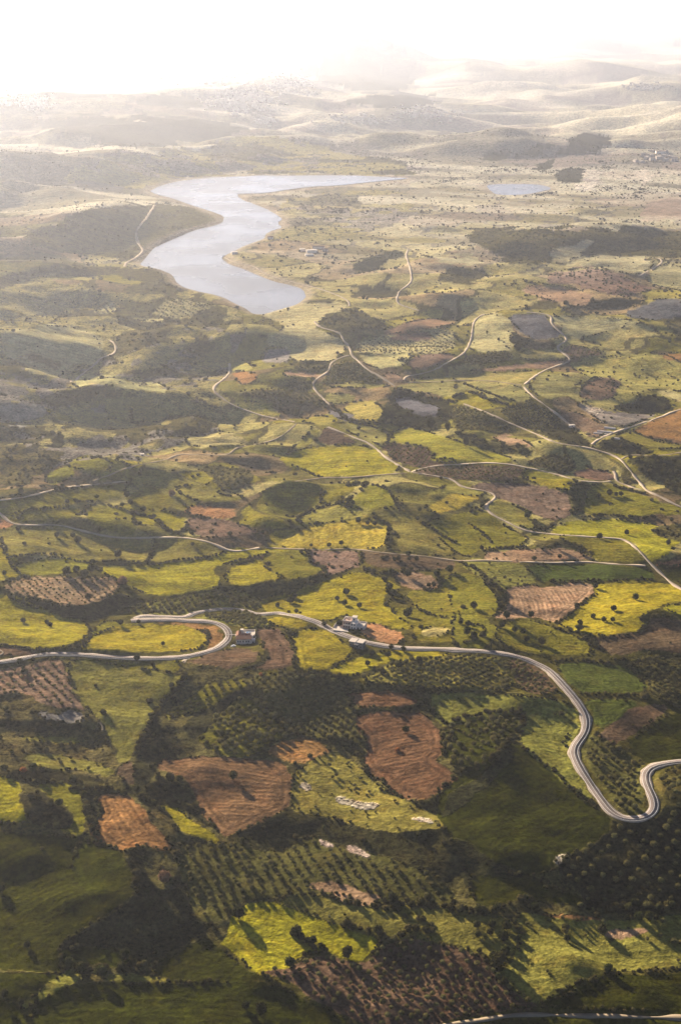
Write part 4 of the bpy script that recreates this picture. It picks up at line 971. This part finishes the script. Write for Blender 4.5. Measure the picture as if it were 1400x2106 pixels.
def trunk_mesh(name, seed, hgt=.3, rad=.045):
    r = random.Random(seed); bm = bmesh.new(); rings = []
    for k, (z_, q) in enumerate(((-.12, 1.35), (.06, 1.), (hgt*.6, .8), (hgt+.12, .5))):
        ox, oy = r.uniform(-.02, .02)*k, r.uniform(-.02, .02)*k
        rings.append([bm.verts.new((ox+math.cos(t*1.0472)*rad*q, oy+math.sin(t*1.0472)*rad*q, z_)) for t in range(6)])
    for a, b in zip(rings, rings[1:]):
        for t in range(6): bm.faces.new((a[t], a[(t+1) % 6], b[(t+1) % 6], b[t]))
    me = bpy.data.meshes.new(name); bm.to_mesh(me); bm.free(); me.materials.append(M_bark); return me
C_olive = [crown_mesh('olive_crown', 11+k, 6, 170, .8, .13, M_olive) for k in range(4)]
C_shrub = [crown_mesh('shrub_foliage', 31+k, 5, 110, .72, -.06, M_shrub) for k in range(4)]
C_tree = [crown_mesh('tree_crown', 51+k, 8, 230, .95, .1, M_tree) for k in range(4)]
C_pink = crown_mesh('pinkish_crown', 71, 9, 260, .85, .05, M_pink); C_rust = crown_mesh('rusty_foliage', 72, 6, 160, .75, -.05, M_rust)
T_small = [trunk_mesh('trunk', 5+k) for k in range(2)]
def plant(name, cat, label, group, x, y, size, crown, trunk=None, zs=1., rot=None):
    z = float(height(np.array([x]), np.array([y]))[0]); rot = random.uniform(0, 6.28) if rot is None else rot
    if trunk is None:
        o = bpy.data.objects.new(name, crown); scene.collection.objects.link(o); o.scale = (size, size, size*zs)
    else:
        o = bpy.data.objects.new(name, None); scene.collection.objects.link(o); o.empty_display_size = .5
        for nm_, me in (('crown', crown), ('trunk', trunk)):
            c = bpy.data.objects.new(nm_, me); scene.collection.objects.link(c); c.parent = o; c.scale = (size, size, size*zs)
    o.location = (x, y, z-.1); o.rotation_euler = (0, 0, rot); o['label'] = label; o['category'] = cat
    if group: o['group'] = group
    return o
# ---------------------------------------------------------------- where things grow
pts = {'olive': [], 'shrub': []}          # x, y, size, zscale, label id
label_bank = []
def lab_id(s):
    if s not in label_bank: label_bank.append(s)
    return label_bank.index(s)
HOUSE_PX = [(505, 1318, 17), (722, 1290, 17), (733, 1327, 10)]
hx = [pix_ground([a], [b]) for a, b, _ in HOUSE_PX]; hx = [(float(a[0]), float(b[0]), s[2]) for (a, b), s in zip(hx, HOUSE_PX)]
def clear_of(x, y, road=.12):
    k = samp(wr, x, y) < road
    for a, b, s in hx: k &= np.hypot(x-a, y-b) > s
    return k & (samp(lake_n, x, y) < .1)
def place_id(x, y):
    z = height(x, y); u, v = project(x, y, z); return maplook(ID, u+samp(JU, x, y), v+samp(JV, x, y)).astype(int), u, v
def where(i):
    r = recs[i]; c = r['P'].mean(0); return r['lab'] or (ADJ[r['t']]+' '+dist(c)+', '+side(c))
for i, r in enumerate(recs):
    if i < 8 and not r['plant'].startswith('o'): continue
    S = r['S']; gx, gy = pix_ground(S[:, 0], S[:, 1]); x0, x1, y0, y1 = gx.min(), gx.max(), gy.min(), gy.max()
    if not r['plant'] or y0 > 8000: continue
    kind, prm = r['plant'][0], r['plant'][1:].split(',')
    a, b = float(prm[0]), float(prm[1]); rg = np.random.default_rng(i+100)
    if kind == 'o':
        if r['rows']:
            c = S.mean(0); X0, Y0 = pix_plane(*c); X1, Y1 = pix_plane(c[0]+r['rows'][0]*20, c[1]+r['rows'][1]*20); an = math.atan2(Y1-Y0, X1-X0)
        else: an = rg.uniform(.2, 1.3)
        L = np.hypot(x1-x0, y1-y0)/2; n = int(L/a)+1
        gi, gj = np.meshgrid(np.arange(-n, n+1)*a, np.arange(-n, n+1)*a*1.0); gi = gi.ravel(); gj = gj.ravel()
        x = (x0+x1)/2+gi*math.cos(an)-gj*math.sin(an)+rg.normal(0, a*.09, gi.size); y = (y0+y1)/2+gi*math.sin(an)+gj*math.cos(an)+rg.normal(0, a*.09, gi.size)
        k = rg.random(x.size)+.06*samp(N_sml, x, y) > .10; x, y = x[k], y[k]
    else:
        n = int((x1-x0)*(y1-y0)/1e4*a*.85); n = min(n, 30000)
        x = rg.uniform(x0, x1, n); y = rg.uniform(y0, y1, n)
        k = (samp(N_sml, x, y)*.6+samp(N_mid, x, y)*.3+rg.normal(0, .6, n)) > -.35; x, y = x[k], y[k]
    if not len(x): continue
    pid, u, v = place_id(x, y); k = (pid == i) & clear_of(x, y) & (np.abs(np.arctan2(x, y)) < .3); x, y = x[k], y[k]
    sz = b*rg.uniform(.6, 1.08, x.size)*(1 if kind == 'o' else rg.uniform(.5, 1.15, x.size))
    tgt = 'olive' if kind == 'o' else 'shrub'
    pre = 'round olive tree on the ' if kind == 'o' else 'bush on the '
    if kind == 's' and r['t'] in ('ol', 'gr', 'yg') : tgt = 'olive'; pre = 'small rounded tree on the '
    lid = lab_id(' '.join((pre+where(i)).split()[:16]))
    pts[tgt].append(np.c_[x, y, sz, rg.uniform(.85, 1.2, x.size), np.full(x.size, lid)])
# loose scatter over everything
DENS = dict(yg=.4, yel=.4, gr=2.2, dg=.8, vg=.5, ol=6, lo=5, br=.15, db=4, rd=3, tn=.6, pb=3, gy=4, gb=1, pl=4, sc=16, ds=30, fo=14)
DENS['or'] = 3; dens = np.array([DENS[r['t']] if not (r['plant'] and i > 7) else .0 for i, r in enumerate(recs)])
dens[0] = 8; dens[2] = 16; dens[3] = 24; dens[5] = 24
rg = np.random.default_rng(77); NCAND = 150000
rad_ = np.sqrt(rg.uniform(600.**2, 6500.**2, NCAND)); th = rg.uniform(-.3, .3, NCAND); x = rad_*np.sin(th); y = rad_*np.cos(th)
pid, u, v = place_id(x, y)
cand_per_ha = NCAND/(.5*.6*(6500.**2-600.**2)/1e4)
clump = np.clip(np.exp(1.1*samp(N_sml, x, y)+.7*samp(N_mid, x, y)-.6), 0, 6)
k = (rg.random(NCAND) < np.where(pid >= 0, dens[pid], 20)/cand_per_ha*clump) & clear_of(x, y)
x, y, pid = x[k], y[k], pid[k]
sz = rg.gamma(2.4, 1.05, x.size)+1.4
for q in np.unique(pid):
    m = pid == q; lid = lab_id(' '.join(('wild bush scattered over the '+where(q)).split()[:16]) if q > 7 else 'wild bush on the uncultivated ground between the fields')
    pts['shrub'].append(np.c_[x[m], y[m], sz[m], rg.uniform(.8, 1.2, m.sum()), np.full(m.sum(), lid)])
# edges of the plots
for i, r in enumerate(recs):
    if i < 8 or r['t'] in ('ds', 'sc', 'pl') or r['S'][:, 1].max() < 560: continue
    S = np.vstack([r['S'], r['S'][:1]]); P = catmull(S, 3); gx, gy = pix_ground(P[:, 0], P[:, 1]); W = np.stack([gx, gy], 1)
    seg = np.hypot(*np.diff(W, axis=0).T); W = W[np.r_[True, seg < 60]]; R = resample_world(W, 3.2); n = len(R)
    rr = np.random.default_rng(i+900); g = smooth1(rr.standard_normal(n), 15) if n > 31 else rr.standard_normal(n)
    g = g/g.std(); k = (g > .25) & (rr.random(n) < .75) & clear_of(R[:, 0], R[:, 1], .3) & (np.hypot(R[:, 0], R[:, 1]) < 5000)
    R = R[k]+rr.normal(0, .8, (k.sum(), 2)); sz = rr.uniform(1.6, 3.6, len(R))*np.where(np.hypot(R[:, 0], R[:, 1]) > 1500, 1.35, 1)
    pts['shrub'].append(np.c_[R, sz, rr.uniform(.8, 1.1, len(R)), np.full(len(R), lab_id(' '.join(('low hedge bush edging the '+where(i)).split()[:16])))])
for hi, (sp, s, P) in enumerate(hedges):
    gx, gy = pix_ground(P[:, 0], P[:, 1]); W = np.stack([gx, gy], 1); seg = np.hypot(*np.diff(W, axis=0).T); W = W[np.r_[True, seg < 80]]
    R = resample_world(W, sp*.62); rr = np.random.default_rng(hi+40); R = R+rr.normal(0, sp*.22, R.shape); R = R[clear_of(R[:, 0], R[:, 1], .5)]
    R = R[rr.random(len(R)) < .85]
    cm = P[len(P)//2]; hw = 'hedge bush beside the '+where(int(maplook(ID, cm[0]-6, cm[1]-8)) if maplook(ID, cm[0]-6, cm[1]-8) > 7 else int(max(8, maplook(ID, cm[0]+6, cm[1]+8))))
    pts['shrub'].append(np.c_[R, s*rr.uniform(.6, 1.15, len(R)), rr.uniform(.8, 1.15, len(R)), np.full(len(R), lab_id(' '.join(hw.split()[:16])))])
olive = np.vstack(pts['olive']); shrub = np.vstack(pts['shrub'])
print('olive', len(olive), 'shrub', len(shrub))
def instancer(name, label, P, crowns, extra=0):
    """one mass of plants too many to list: points carrying copies of a crown"""
    z = height(P[:, 0], P[:, 1])-.15; me = bpy.data.meshes.new(name); me.vertices.add(len(P))
    me.vertices.foreach_set('co', np.c_[P[:, :2], z].astype(np.float32).ravel())
    r = np.random.default_rng(len(P)); ob = r.uniform(.82, 1.25, len(P)); sc = np.c_[P[:, 2]*ob, P[:, 2]/ob, P[:, 2]*P[:, 3]].astype(np.float32)
    a = me.attributes.new('size', 'FLOAT_VECTOR', 'POINT'); a.data.foreach_set('vector', sc.ravel())
    a = me.attributes.new('turn', 'FLOAT_VECTOR', 'POINT'); a.data.foreach_set('vector', np.c_[np.zeros((len(P), 2)), r.uniform(0, 6.28, len(P))].astype(np.float32).ravel())
    a = me.attributes.new('pick', 'INT', 'POINT'); a.data.foreach_set('value', r.integers(0, len(crowns), len(P)).astype(np.int32))
    o = link(name, me, kind='stuff', label=label)
    ng = bpy.data.node_groups.new(name, 'GeometryNodeTree'); ng.interface.new_socket('Geometry', in_out='INPUT', socket_type='NodeSocketGeometry'); ng.interface.new_socket('Geometry', in_out='OUTPUT', socket_type='NodeSocketGeometry')
    gi = ng.nodes.new('NodeGroupInput'); go = ng.nodes.new('NodeGroupOutput'); jn = ng.nodes.new('GeometryNodeJoinGeometry'); ip = ng.nodes.new('GeometryNodeInstanceOnPoints')
    for c in crowns:
        oi = ng.nodes.new('GeometryNodeObjectInfo'); oi.inputs['Object'].default_value = c; oi.inputs['As Instance'].default_value = True; oi.transform_space = 'ORIGINAL'
        ng.links.new(oi.outputs['Geometry'], jn.inputs[0])
    def na(nm_, ty):
        n = ng.nodes.new('GeometryNodeInputNamedAttribute'); n.data_type = ty; n.inputs['Name'].default_value = nm_; return n.outputs[0]
    m2p = ng.nodes.new('GeometryNodeMeshToPoints')
    ng.links.new(gi.outputs[0], m2p.inputs[0]); ng.links.new(m2p.outputs[0], ip.inputs['Points']); ng.links.new(jn.outputs[0], ip.inputs['Instance'])
    ip.inputs['Pick Instance'].default_value = True
    ng.links.new(na('pick', 'INT'), ip.inputs['Instance Index']); ng.links.new(na('turn', 'FLOAT_VECTOR'), ip.inputs['Rotation']); ng.links.new(na('size', 'FLOAT_VECTOR'), ip.inputs['Scale'])
    ng.links.new(ip.outputs[0], go.inputs[0]); md = o.modifiers.new('plants', 'NODES'); md.node_group = ng; return o
def split_kind(P, n):
    u, v = project(P[:, 0], P[:, 1], height(P[:, 0], P[:, 1])); inside = (u > 5) & (u < 1395) & (v > 5) & (v < 2100)
    s = P[:, 2]/np.hypot(P[:, 0], P[:, 1])*inside; o = np.argsort(-s); return P[o[:n]], P[o[n:]]
oi_, orest = split_kind(olive, 296); si_, srest = split_kind(shrub, 296)
ol_lab, sh_lab = None, None
def refine(P):
    """tell apart plants that would share a label: where in its plot each stands, and its size"""
    u, v = project(P[:, 0], P[:, 1], height(P[:, 0], P[:, 1])); out = [None]*len(P)
    for q in np.unique(P[:, 4]):
        m = np.where(P[:, 4] == q)[0]; base_ = label_bank[int(q)]; n = len(m)
        if n == 1: out[m[0]] = base_; continue
        us, vs, ss = u[m], v[m], P[m, 2]; cu_, cv_ = np.array_split(np.argsort(us), 3), np.array_split(np.argsort(vs), 3)
        hx_ = {}; vx_ = {}
        for w, a in zip(('left', 'middle', 'right'), cu_):
            for t in a: hx_[t] = w
        for w, a in zip(('upper', 'central', 'lower'), cv_):
            for t in a: vx_[t] = w
        med = np.median(ss)
        for t in range(n):
            size_ = 'larger ' if ss[t] > med else 'smaller '
            core = ' '.join(base_.split()[:12]); out[m[t]] = size_+core+', '+vx_[t]+' '+hx_[t]+' part'
        cnt_ = {}
        for t in range(n): cnt_.setdefault(out[m[t]], []).append(m[t])
        for l_, tt in cnt_.items():
            if len(tt) in (2, 3, 4):
                tt = sorted(tt, key=lambda z_: u[z_]); nm3 = {2: ('left one', 'right one'), 3: ('left one', 'middle one', 'right one'), 4: ('leftmost one', 'second from left', 'second from right', 'rightmost one')}[len(tt)]
                for w_, z_ in zip(nm3, tt):
                    out[z_] = ' '.join(l_.replace('round olive tree', 'olive tree').replace('small rounded tree', 'small tree').split()[:14])+', '+w_ if len(l_.split()) <= 14 else ' '.join(l_.split(', ')[0].split()[:10])+', '+l_.split(', ')[-1]+', '+w_
    return out
first_o, first_s = [], []; ol_lab, sh_lab = refine(oi_), refine(si_)
for k, p in enumerate(oi_):
    l = ol_lab[k]; o = plant('olive_tree', 'tree', l, 'trees: '+label_bank[int(p[4])], p[0], p[1], p[2], C_olive[k % 4], T_small[k % 2], p[3])
    if k < 4: first_o.append(o.children[0])
for k, p in enumerate(si_):
    l = sh_lab[k]; o = plant('bush', 'bush', l, 'bushes: '+label_bank[int(p[4])], p[0], p[1], p[2], C_shrub[k % 4], None, p[3])
    if k < 4: first_s.append(o)
instancer('olive_groves', 'thousands of small olive trees in groves and rows all over the valley', orest, first_o)
instancer('scrub_bushes', 'countless dark bushes along banks, hedges and wooded slopes of the valley', srest, first_s)
# lone trees
def at_px(spec):
    P = conv(spec); x, y = pix_ground(P[:, 0], P[:, 1]); return np.stack([x, y], 1)
for ln in TREES.strip().split('\n'):
    lab, s, spec = ln.split('|'); W = at_px(spec); szs = np.array([float(s)*random.uniform(.75, 1.25) for _ in W]); label_bank.append(lab)
    LL = refine(np.c_[W, szs, szs*0+1, np.full(len(W), len(label_bank)-1)])
    for k, (x, y) in enumerate(W): plant('round_tree', 'tree', LL[k], lab, x, y, szs[k], C_tree[random.randrange(4)], T_small[k % 2], random.uniform(.9, 1.15))
for nm_, cat, lab, s, spec in UNIQUE:
    (x, y), = at_px(spec); pink = 'pinkish' in lab or 'pale topped' in lab or 'reddish brown tree' in lab
    cr = C_rust if nm_ == 'rusty_bush' else C_pink if pink else C_tree[random.randrange(4)]
    plant(nm_, cat, lab, None, x, y, s, cr, None if nm_ == 'rusty_bush' else T_small[0], 1.05)
C_cyp = crown_mesh('cypress_crown', 90, 7, 200, 1., .02, M_tree, .75)
for nm_, cat, lab, wd, hg, spec in SLIM:
    (x, y), = at_px(spec); o = plant(nm_, cat, lab, None, x, y, wd, C_cyp if nm_ == 'cypress_tree' else C_tree[1], T_small[0], hg/wd)
# ---------------------------------------------------------------- buildings
M_white = simple_mat('white_render', (.74, .64, .54), .9, .5, .15, .1)
M_salmon = simple_mat('salmon_render', (.5, .33, .25), .85, .5, .15, .1)
M_conc = simple_mat('grey_concrete', (.20, .19, .18), .9, .4, .3, .1)
M_slab = simple_mat('pale_concrete', (.56, .48, .40), .9, .4, .2, .1)
M_tile = simple_mat('terracotta_tiles', (.22, .11, .07), 1., 2., .35, .1, .15, 6.)
M_glass, nt, out = new_mat('dark_window_glass')
bs = node(nt, 'ShaderNodeBsdfPrincipled', {'Base Color': (.02, .025, .03, 1), 'Roughness': .15}); nt.links.new(bs.outputs[0], out.inputs[0])
M_pool, nt, out = new_mat('pool_water')
bs = node(nt, 'ShaderNodeBsdfPrincipled', {'Base Color': (.10, .17, .25, 1), 'Roughness': .2}); nt.links.new(bs.outputs[0], out.inputs[0])
def boxes(name, parent, mat, bl, **pr):
    bm = bmesh.new()
    for (x0, y0, z0, x1, y1, z1) in bl:
        r = bmesh.ops.create_cube(bm, size=1.)
        for v_ in r['verts']: v_.co = Vector(((x0+x1)/2+v_.co.x*(x1-x0), (y0+y1)/2+v_.co.y*(y1-y0), (z0+z1)/2+v_.co.z*(z1-z0)))
    me = bpy.data.meshes.new(name); bm.to_mesh(me); bm.free(); return link(name, me, parent=parent, mat=mat, **pr)
def prism_roof(name, parent, x0, y0, x1, y1, z, hgt, along='x', over=.35):
    x0 -= over; x1 += over; y0 -= over; y1 += over; bm = bmesh.new()
    if along == 'x': pr = [(x0, y0, z), (x0, y1, z), (x0, (y0+y1)/2, z+hgt)]; d = Vector((x1-x0, 0, 0))
    elif along == 'y': pr = [(x0, y0, z), (x1, y0, z), ((x0+x1)/2, y0, z+hgt)]; d = Vector((0, y1-y0, 0))
    else: pr = [(x0, y0, z), (x0, y1, z), (x0, y1, z+hgt), (x0, y0, z+.25)]; d = Vector((x1-x0, 0, 0))
    a = [bm.verts.new(p) for p in pr]; b = [bm.verts.new(Vector(p)+d) for p in pr]; n = len(a)
    bm.faces.new(a); bm.faces.new(b[::-1])
    for k in range(n): bm.faces.new((a[k], b[k], b[(k+1) % n], a[(k+1) % n]))
    bmesh.ops.recalc_face_normals(bm, faces=bm.faces[:]); me = bpy.data.meshes.new(name); bm.to_mesh(me); bm.free()
    return link(name, me, parent=parent, mat=M_tile)
def root(name, cat, label, px, rot, dz=0., group=None):
    (x, y), = at_px('Z %g,%g' % px); z = float(height(np.array([x]), np.array([y]))[0])
    o = bpy.data.objects.new(name, None); scene.collection.objects.link(o); o.location = (x, y, z+dz); o.rotation_euler = (0, 0, math.radians(rot)); o['label'] = label; o['category'] = cat
    if group: o['group'] = group
    return o
def windows(parent, face, pos, w=1.1, hh=1.3, nm_='window'):
    """face: 'f' front (-y) at y=const, 'l' left (-x), 'r' right"""
    for (c, pl_, z0) in pos:
        if face == 'f': fr = (c-w/2-.12, pl_-.06, z0-.12, c+w/2+.12, pl_+.05, z0+hh+.12); gl = (c-w/2, pl_-.09, z0, c+w/2, pl_-.03, z0+hh)
        elif face == 'l': fr = (pl_-.06, c-w/2-.12, z0-.12, pl_+.05, c+w/2+.12, z0+hh+.12); gl = (pl_-.09, c-w/2, z0, pl_-.03, c+w/2, z0+hh)
        else: fr = (pl_-.05, c-w/2-.12, z0-.12, pl_+.06, c+w/2+.12, z0+hh+.12); gl = (pl_+.03, c-w/2, z0, pl_+.09, c+w/2, z0+hh)
        f = boxes(nm_, parent, M_slab, [fr]); boxes('pane', f, M_glass, [gl])
# white villa by the hairpin
v1 = root('villa', 'house', 'white villa with terracotta roofs and a blue pool beside the hairpin bend', (502, 1322), 2)
boxes('front_wing', v1, M_white, [(-7, -3, -2.5, 6.8, 2.4, 4.6), (6.8, -2.2, -2.5, 10, 3, 3.3)])
prism_roof('tiled_roof', v1, -7, -3, 6.8, 2.4, 4.6, 1.6, 'mono')
windows(v1, 'f', [(c, -3, 1.9) for c in (-5.2, -3.2, -.6, 2.2, 4.2)], 1.05, 1.5); windows(v1, 'f', [(c, -3, -.9) for c in (-4.4, 3.3)], 1.2, 1.4)
windows(v1, 'f', [(8.4, -2.2, .8)], 1.1, 1.3)
boxes('left_wing', v1, M_white, [(-7.4, 5.5, -1, -2.9, 15, 4.4)]); prism_roof('tiled_roof', v1, -7.4, 5.5, -2.9, 15, 4.4, 1.5, 'y')
boxes('rear_wing', v1, M_white, [(-2, 4.2, -1, 5.4, 10.4, 4.7)]); prism_roof('tiled_roof', v1, -2, 4.2, 5.4, 10.4, 4.7, 1.5, 'x')
boxes('stair_tower', v1, M_white, [(-3.6, 15.2, -1, -.8, 18, 6.2), (6.0, 5, -1, 8, 9, 4.2)])
boxes('chimney', v1, M_white, [(4.1, 6.5, 5, 4.8, 7.2, 7.2)])
boxes('terrace', v1, M_slab, [(-1.8, 10.8, -1, 9.5, 20, 3.2)])
boxes('terrace_wall', v1, M_white, [(9.5, 10.8, -1, 9.8, 20, 4.1), (-1.8, 20, -1, 9.8, 20.3, 4.1)])
pl_ = boxes('pool', v1, M_slab, [(1.0, 12.2, 3.2, 5.6, 17.6, 3.5)]); boxes('pool_water', pl_, M_pool, [(1.35, 12.55, 3.3, 5.25, 17.25, 3.56)])
boxes('garden_wall', v1, M_white, [(-18, 16, -1, -8, 16.3, 1.4), (-8.3, 12, -1, -8, 16, 1.6), (10.5, 8, -2, 10.8, 22, 1.6), (10.5, -1, -2, 14.5, -.7, .9), (14.2, -.7, -2, 14.5, 8, .9)])
boxes('driveway', v1, M_slab, [(-16, 11, -1, -8.4, 15.9, .35)])
# villa with a tower
v2 = root('villa', 'house', 'salmon and white villa with a square tower on a paved terrace above the road', (720, 1292), -17)
boxes('main_block', v2, M_salmon, [(-7, -1, -2, 1, 8.5, 7.0)]); boxes('parapet', v2, M_white, [(-7.1, -1.1, 7.0, 1.05, -.8, 7.6), (-7.1, 8.3, 7.0, 1.05, 8.6, 7.6), (-7.1, -.8, 7.0, -6.8, 8.3, 7.6)])
boxes('front_block', v2, M_white, [(.9, -2.4, -2, 6.2, 7, 6.4)]); boxes('tower', v2, M_white, [(1.4, 1.2, 6.4, 5.4, 5.6, 10.4)]); boxes('tower_cap', v2, M_slab, [(1.1, .9, 10.4, 5.7, 5.9, 10.75)])
windows(v2, 'f', [(3.4, 1.2, 7.8)], 1.3, 1.5); windows(v2, 'l', [(3.4, 1.4, 8.0)], 1.2, 1.4)
windows(v2, 'f', [(c, -1, z_) for c in (-5.4, -3.2, -1.0) for z_ in (.8, 4.1)], 1.1, 1.5); windows(v2, 'f', [(c, -2.4, z_) for c in (2.3, 4.8) for z_ in (.8, 4.0)], 1.1, 1.5)
windows(v2, 'l', [(c, -7, z_) for c in (1.2, 4.2, 6.8) for z_ in (.9, 4.2)], 1.1, 1.4)
boxes('balcony', v2, M_slab, [(-6.2, -2.3, 3.2, .8, -1.02, 3.45)]); boxes('balcony_rail', v2, M_white, [(-6.2, -2.35, 3.45, .8, -2.25, 4.3)])
boxes('roof_terrace', v2, M_slab, [(6.2, -2.0, -3, 13.6, 8, 3.9)]); boxes('terrace_parapet', v2, M_white, [(13.35, -2.0, 3.9, 13.6, 8, 4.7), (6.2, 7.75, 3.9, 13.35, 8, 4.7)])
windows(v2, 'f', [(8, -2, 1.0), (11.4, -2, 1.0)], 1.5, 1.6, 'window')
boxes('chimney', v2, M_white, [(-3, 5.6, 7, -2.3, 6.3, 8.8)]); boxes('water_tank', v2, M_white, [(-5.6, 5.2, 7, -4.3, 6.6, 8.3)])
boxes('forecourt', v2, M_slab, [(-14, -8.5, -3, 7, -2.5, .15), (-15, -2.5, -3, -7.05, 12, .2)]); boxes('court_wall', v2, M_white, [(-15.3, -2.5, -2, -15, 12.3, 1.2), (-15, 12, -2, -7.1, 12.3, 1.2)])
# grey house
v3 = root('grey_house', 'house', 'unfinished grey concrete house with pale flat roofs just below the road', (734, 1330), -22)
boxes('left_block', v3, M_conc, [(-6.6, -2, -3, -1, 5, 5.0)]); boxes('flat_roof', v3, M_slab, [(-7.2, -2.6, 5.0, -.9, 5.6, 5.35)])
boxes('right_block', v3, M_conc, [(-.6, -3, -3, 6.2, 4.5, 5.6)]); boxes('flat_roof', v3, M_slab, [(.9, -3.5, 5.6, 6.9, 5.1, 5.95)]); boxes('porch_roof', v3, M_slab, [(-1.2, -5.2, 4.2, 3.0, -3.05, 4.5)])
for c in (-1, 2.8): boxes('column', v3, M_conc, [(c-.15, -5.1, -3, c+.15, -4.8, 4.2)])
windows(v3, 'f', [(-5.2, -2, 1.4), (-2.6, -2, 1.4), (1.2, -3, .9), (4.6, -3, .9), (4.6, -3, 3.6)], 1.2, 1.4)
# white car beside the villa
M_car = simple_mat('white_car_paint', (.75, .75, .75), .3, 1., .05, .5); M_tyre = simple_mat('tyre_rubber', (.03, .03, .03), .9)
car = root('parked_car', 'car', 'small white car parked between the white villa and the road bend', (480, 1330), 25, .15)
boxes('body', car, M_car, [(-2.1, -.85, .3, 2.1, .85, .95)]); boxes('cabin', car, M_car, [(-1.3, -.75, .95, 1.0, .75, 1.5)]); boxes('window_glass', car, M_glass, [(-1.33, -.7, 1.0, 1.03, .7, 1.4), (-1.2, -.78, 1.0, .9, .78, 1.4)])
for wx in (-1.3, 1.3):
    for wy in (-.85, .85):
        bm = bmesh.new(); bmesh.ops.create_cone(bm, cap_ends=True, segments=12, radius1=.33, radius2=.33, depth=.2, matrix=Matrix.Translation((wx, wy, .33)) @ Matrix.Rotation(math.pi/2, 4, 'X'))
        me = bpy.data.meshes.new('wheel'); bm.to_mesh(me); bm.free(); link('wheel', me, parent=car, mat=M_tyre)
# small farm buildings
def barn(label, px, rot, w, d, hh, roof='flat', group=None, nm_='farm_building'):
    o = root(nm_, 'building', label, px, rot, 0, group); boxes('walls', o, M_white, [(-w/2, -d/2, -2, w/2, d/2, hh)])
    if roof == 'flat': boxes('roof', o, M_slab, [(-w/2-.3, -d/2-.3, hh, w/2+.3, d/2+.3, hh+.3)])
    else: prism_roof('roof', o, -w/2, -d/2, w/2, d/2, hh, 2.2)
    n = max(1, int(w/5)); windows(o, 'f', [(-w/2+(k+.5)*w/n, -d/2, hh*.4) for k in range(n)], 1.4, 1.3); return o
barn('largest white farm building on the knoll above the lake shore', (641, 519), 8, 26, 12, 6)
barn('long white barn behind the farm on the lakeside knoll', (655, 511), -5, 30, 10, 5, 'tile')
barn('small white house at the left end of the lakeside farm', (622, 516), 20, 13, 10, 5)
barn('small pale shed at the right end of the lakeside farm', (668, 516), 0, 14, 9, 4, 'tile')
barn('low white outbuilding below the lakeside farm', (636, 526), 12, 20, 8, 4)
barn('small white house on the tip of the lakeside headland', (482, 522), 15, 14, 9, 5)
barn('white cottage on the lake shore nearest the narrows', (556, 491), -10, 14, 9, 5, 'tile')
barn('lone white hut on the meadow beside the left farm track', (293, 938), 10, 5, 4, 3)
barn('white farmhouse on the far plain beyond the rock outcrop', (1357, 317), 0, 40, 20, 12, 'tile')
barn('small white shed at the end of the square orchard track', (1175, 878), 10, 8, 5, 3)
for lab, px, w in (('long white plastic greenhouse strip, upper one beside the track fork', (1243, 889), 22), ('long white plastic greenhouse strip, lower one beside the track fork', (1234, 893), 20),
                   ('pale greenhouse strip in the brown field above the two white ones', (1253, 881), 16), ('short pale greenhouse strip right of the track fork', (1268, 903), 8)):
    o = root('greenhouse', 'greenhouse', lab, px, -24, 0)
    bm = bmesh.new(); pr = [(-w/2, math.cos(t)*2.2, math.sin(t)*2.0) for t in np.linspace(math.pi, 0, 9)]
    a = [bm.verts.new(p) for p in pr]; b = [bm.verts.new((w/2, p[1], p[2])) for p in pr]; bm.faces.new(a[::-1]); bm.faces.new(b)
    for k in range(8): bm.faces.new((a[k], a[k+1], b[k+1], b[k]))
    me = bpy.data.meshes.new('plastic_cover'); bm.to_mesh(me); bm.free(); link('plastic_cover', me, parent=o, mat=M_white); boxes('footing', o, M_slab, [(-w/2-.2, -2.4, -1, w/2+.2, 2.4, .1)])
# far towns
bm = bmesh.new(); r = random.Random(5)
for (cx, cy, sx, sy, n) in ((500, 205, 70, 28, 330), (600, 175, 60, 20, 150), (60, 210, 60, 18, 120), (545, 250, 25, 9, 60), (880, 232, 60, 14, 90), (1320, 180, 50, 8, 60), (1350, 325, 45, 9, 30), (740, 245, 80, 12, 60), (420, 165, 80, 15, 100)):
    for _ in range(n):
        u_, v_0 = r.gauss(cx, sx*.5), r.gauss(cy, sy*.5); x, y = pix_ground([u_], [v_0]); x, y = float(x[0]), float(y[0]); z = float(height(np.array([x]), np.array([y]))[0])
        w, d, hh = r.uniform(12, 30), r.uniform(10, 20), r.uniform(6, 14); q = bmesh.ops.create_cube(bm, size=1.); an = r.uniform(0, 3)
        for v_ in q['verts']:
            p = Vector((v_.co.x*w, v_.co.y*d, 0)); p.rotate(Matrix.Rotation(an, 3, 'Z')); v_.co = Vector((x+p.x, y+p.y, z+(v_.co.z+.4)*hh))
me = bpy.data.meshes.new('distant_town'); bm.to_mesh(me); bm.free()
link('distant_town', me, mat=simple_mat('weathered_town_walls', (.36, .31, .27), .9, .02, .4, .0), kind='stuff', label='pale specks of far villages dissolving in the haze')
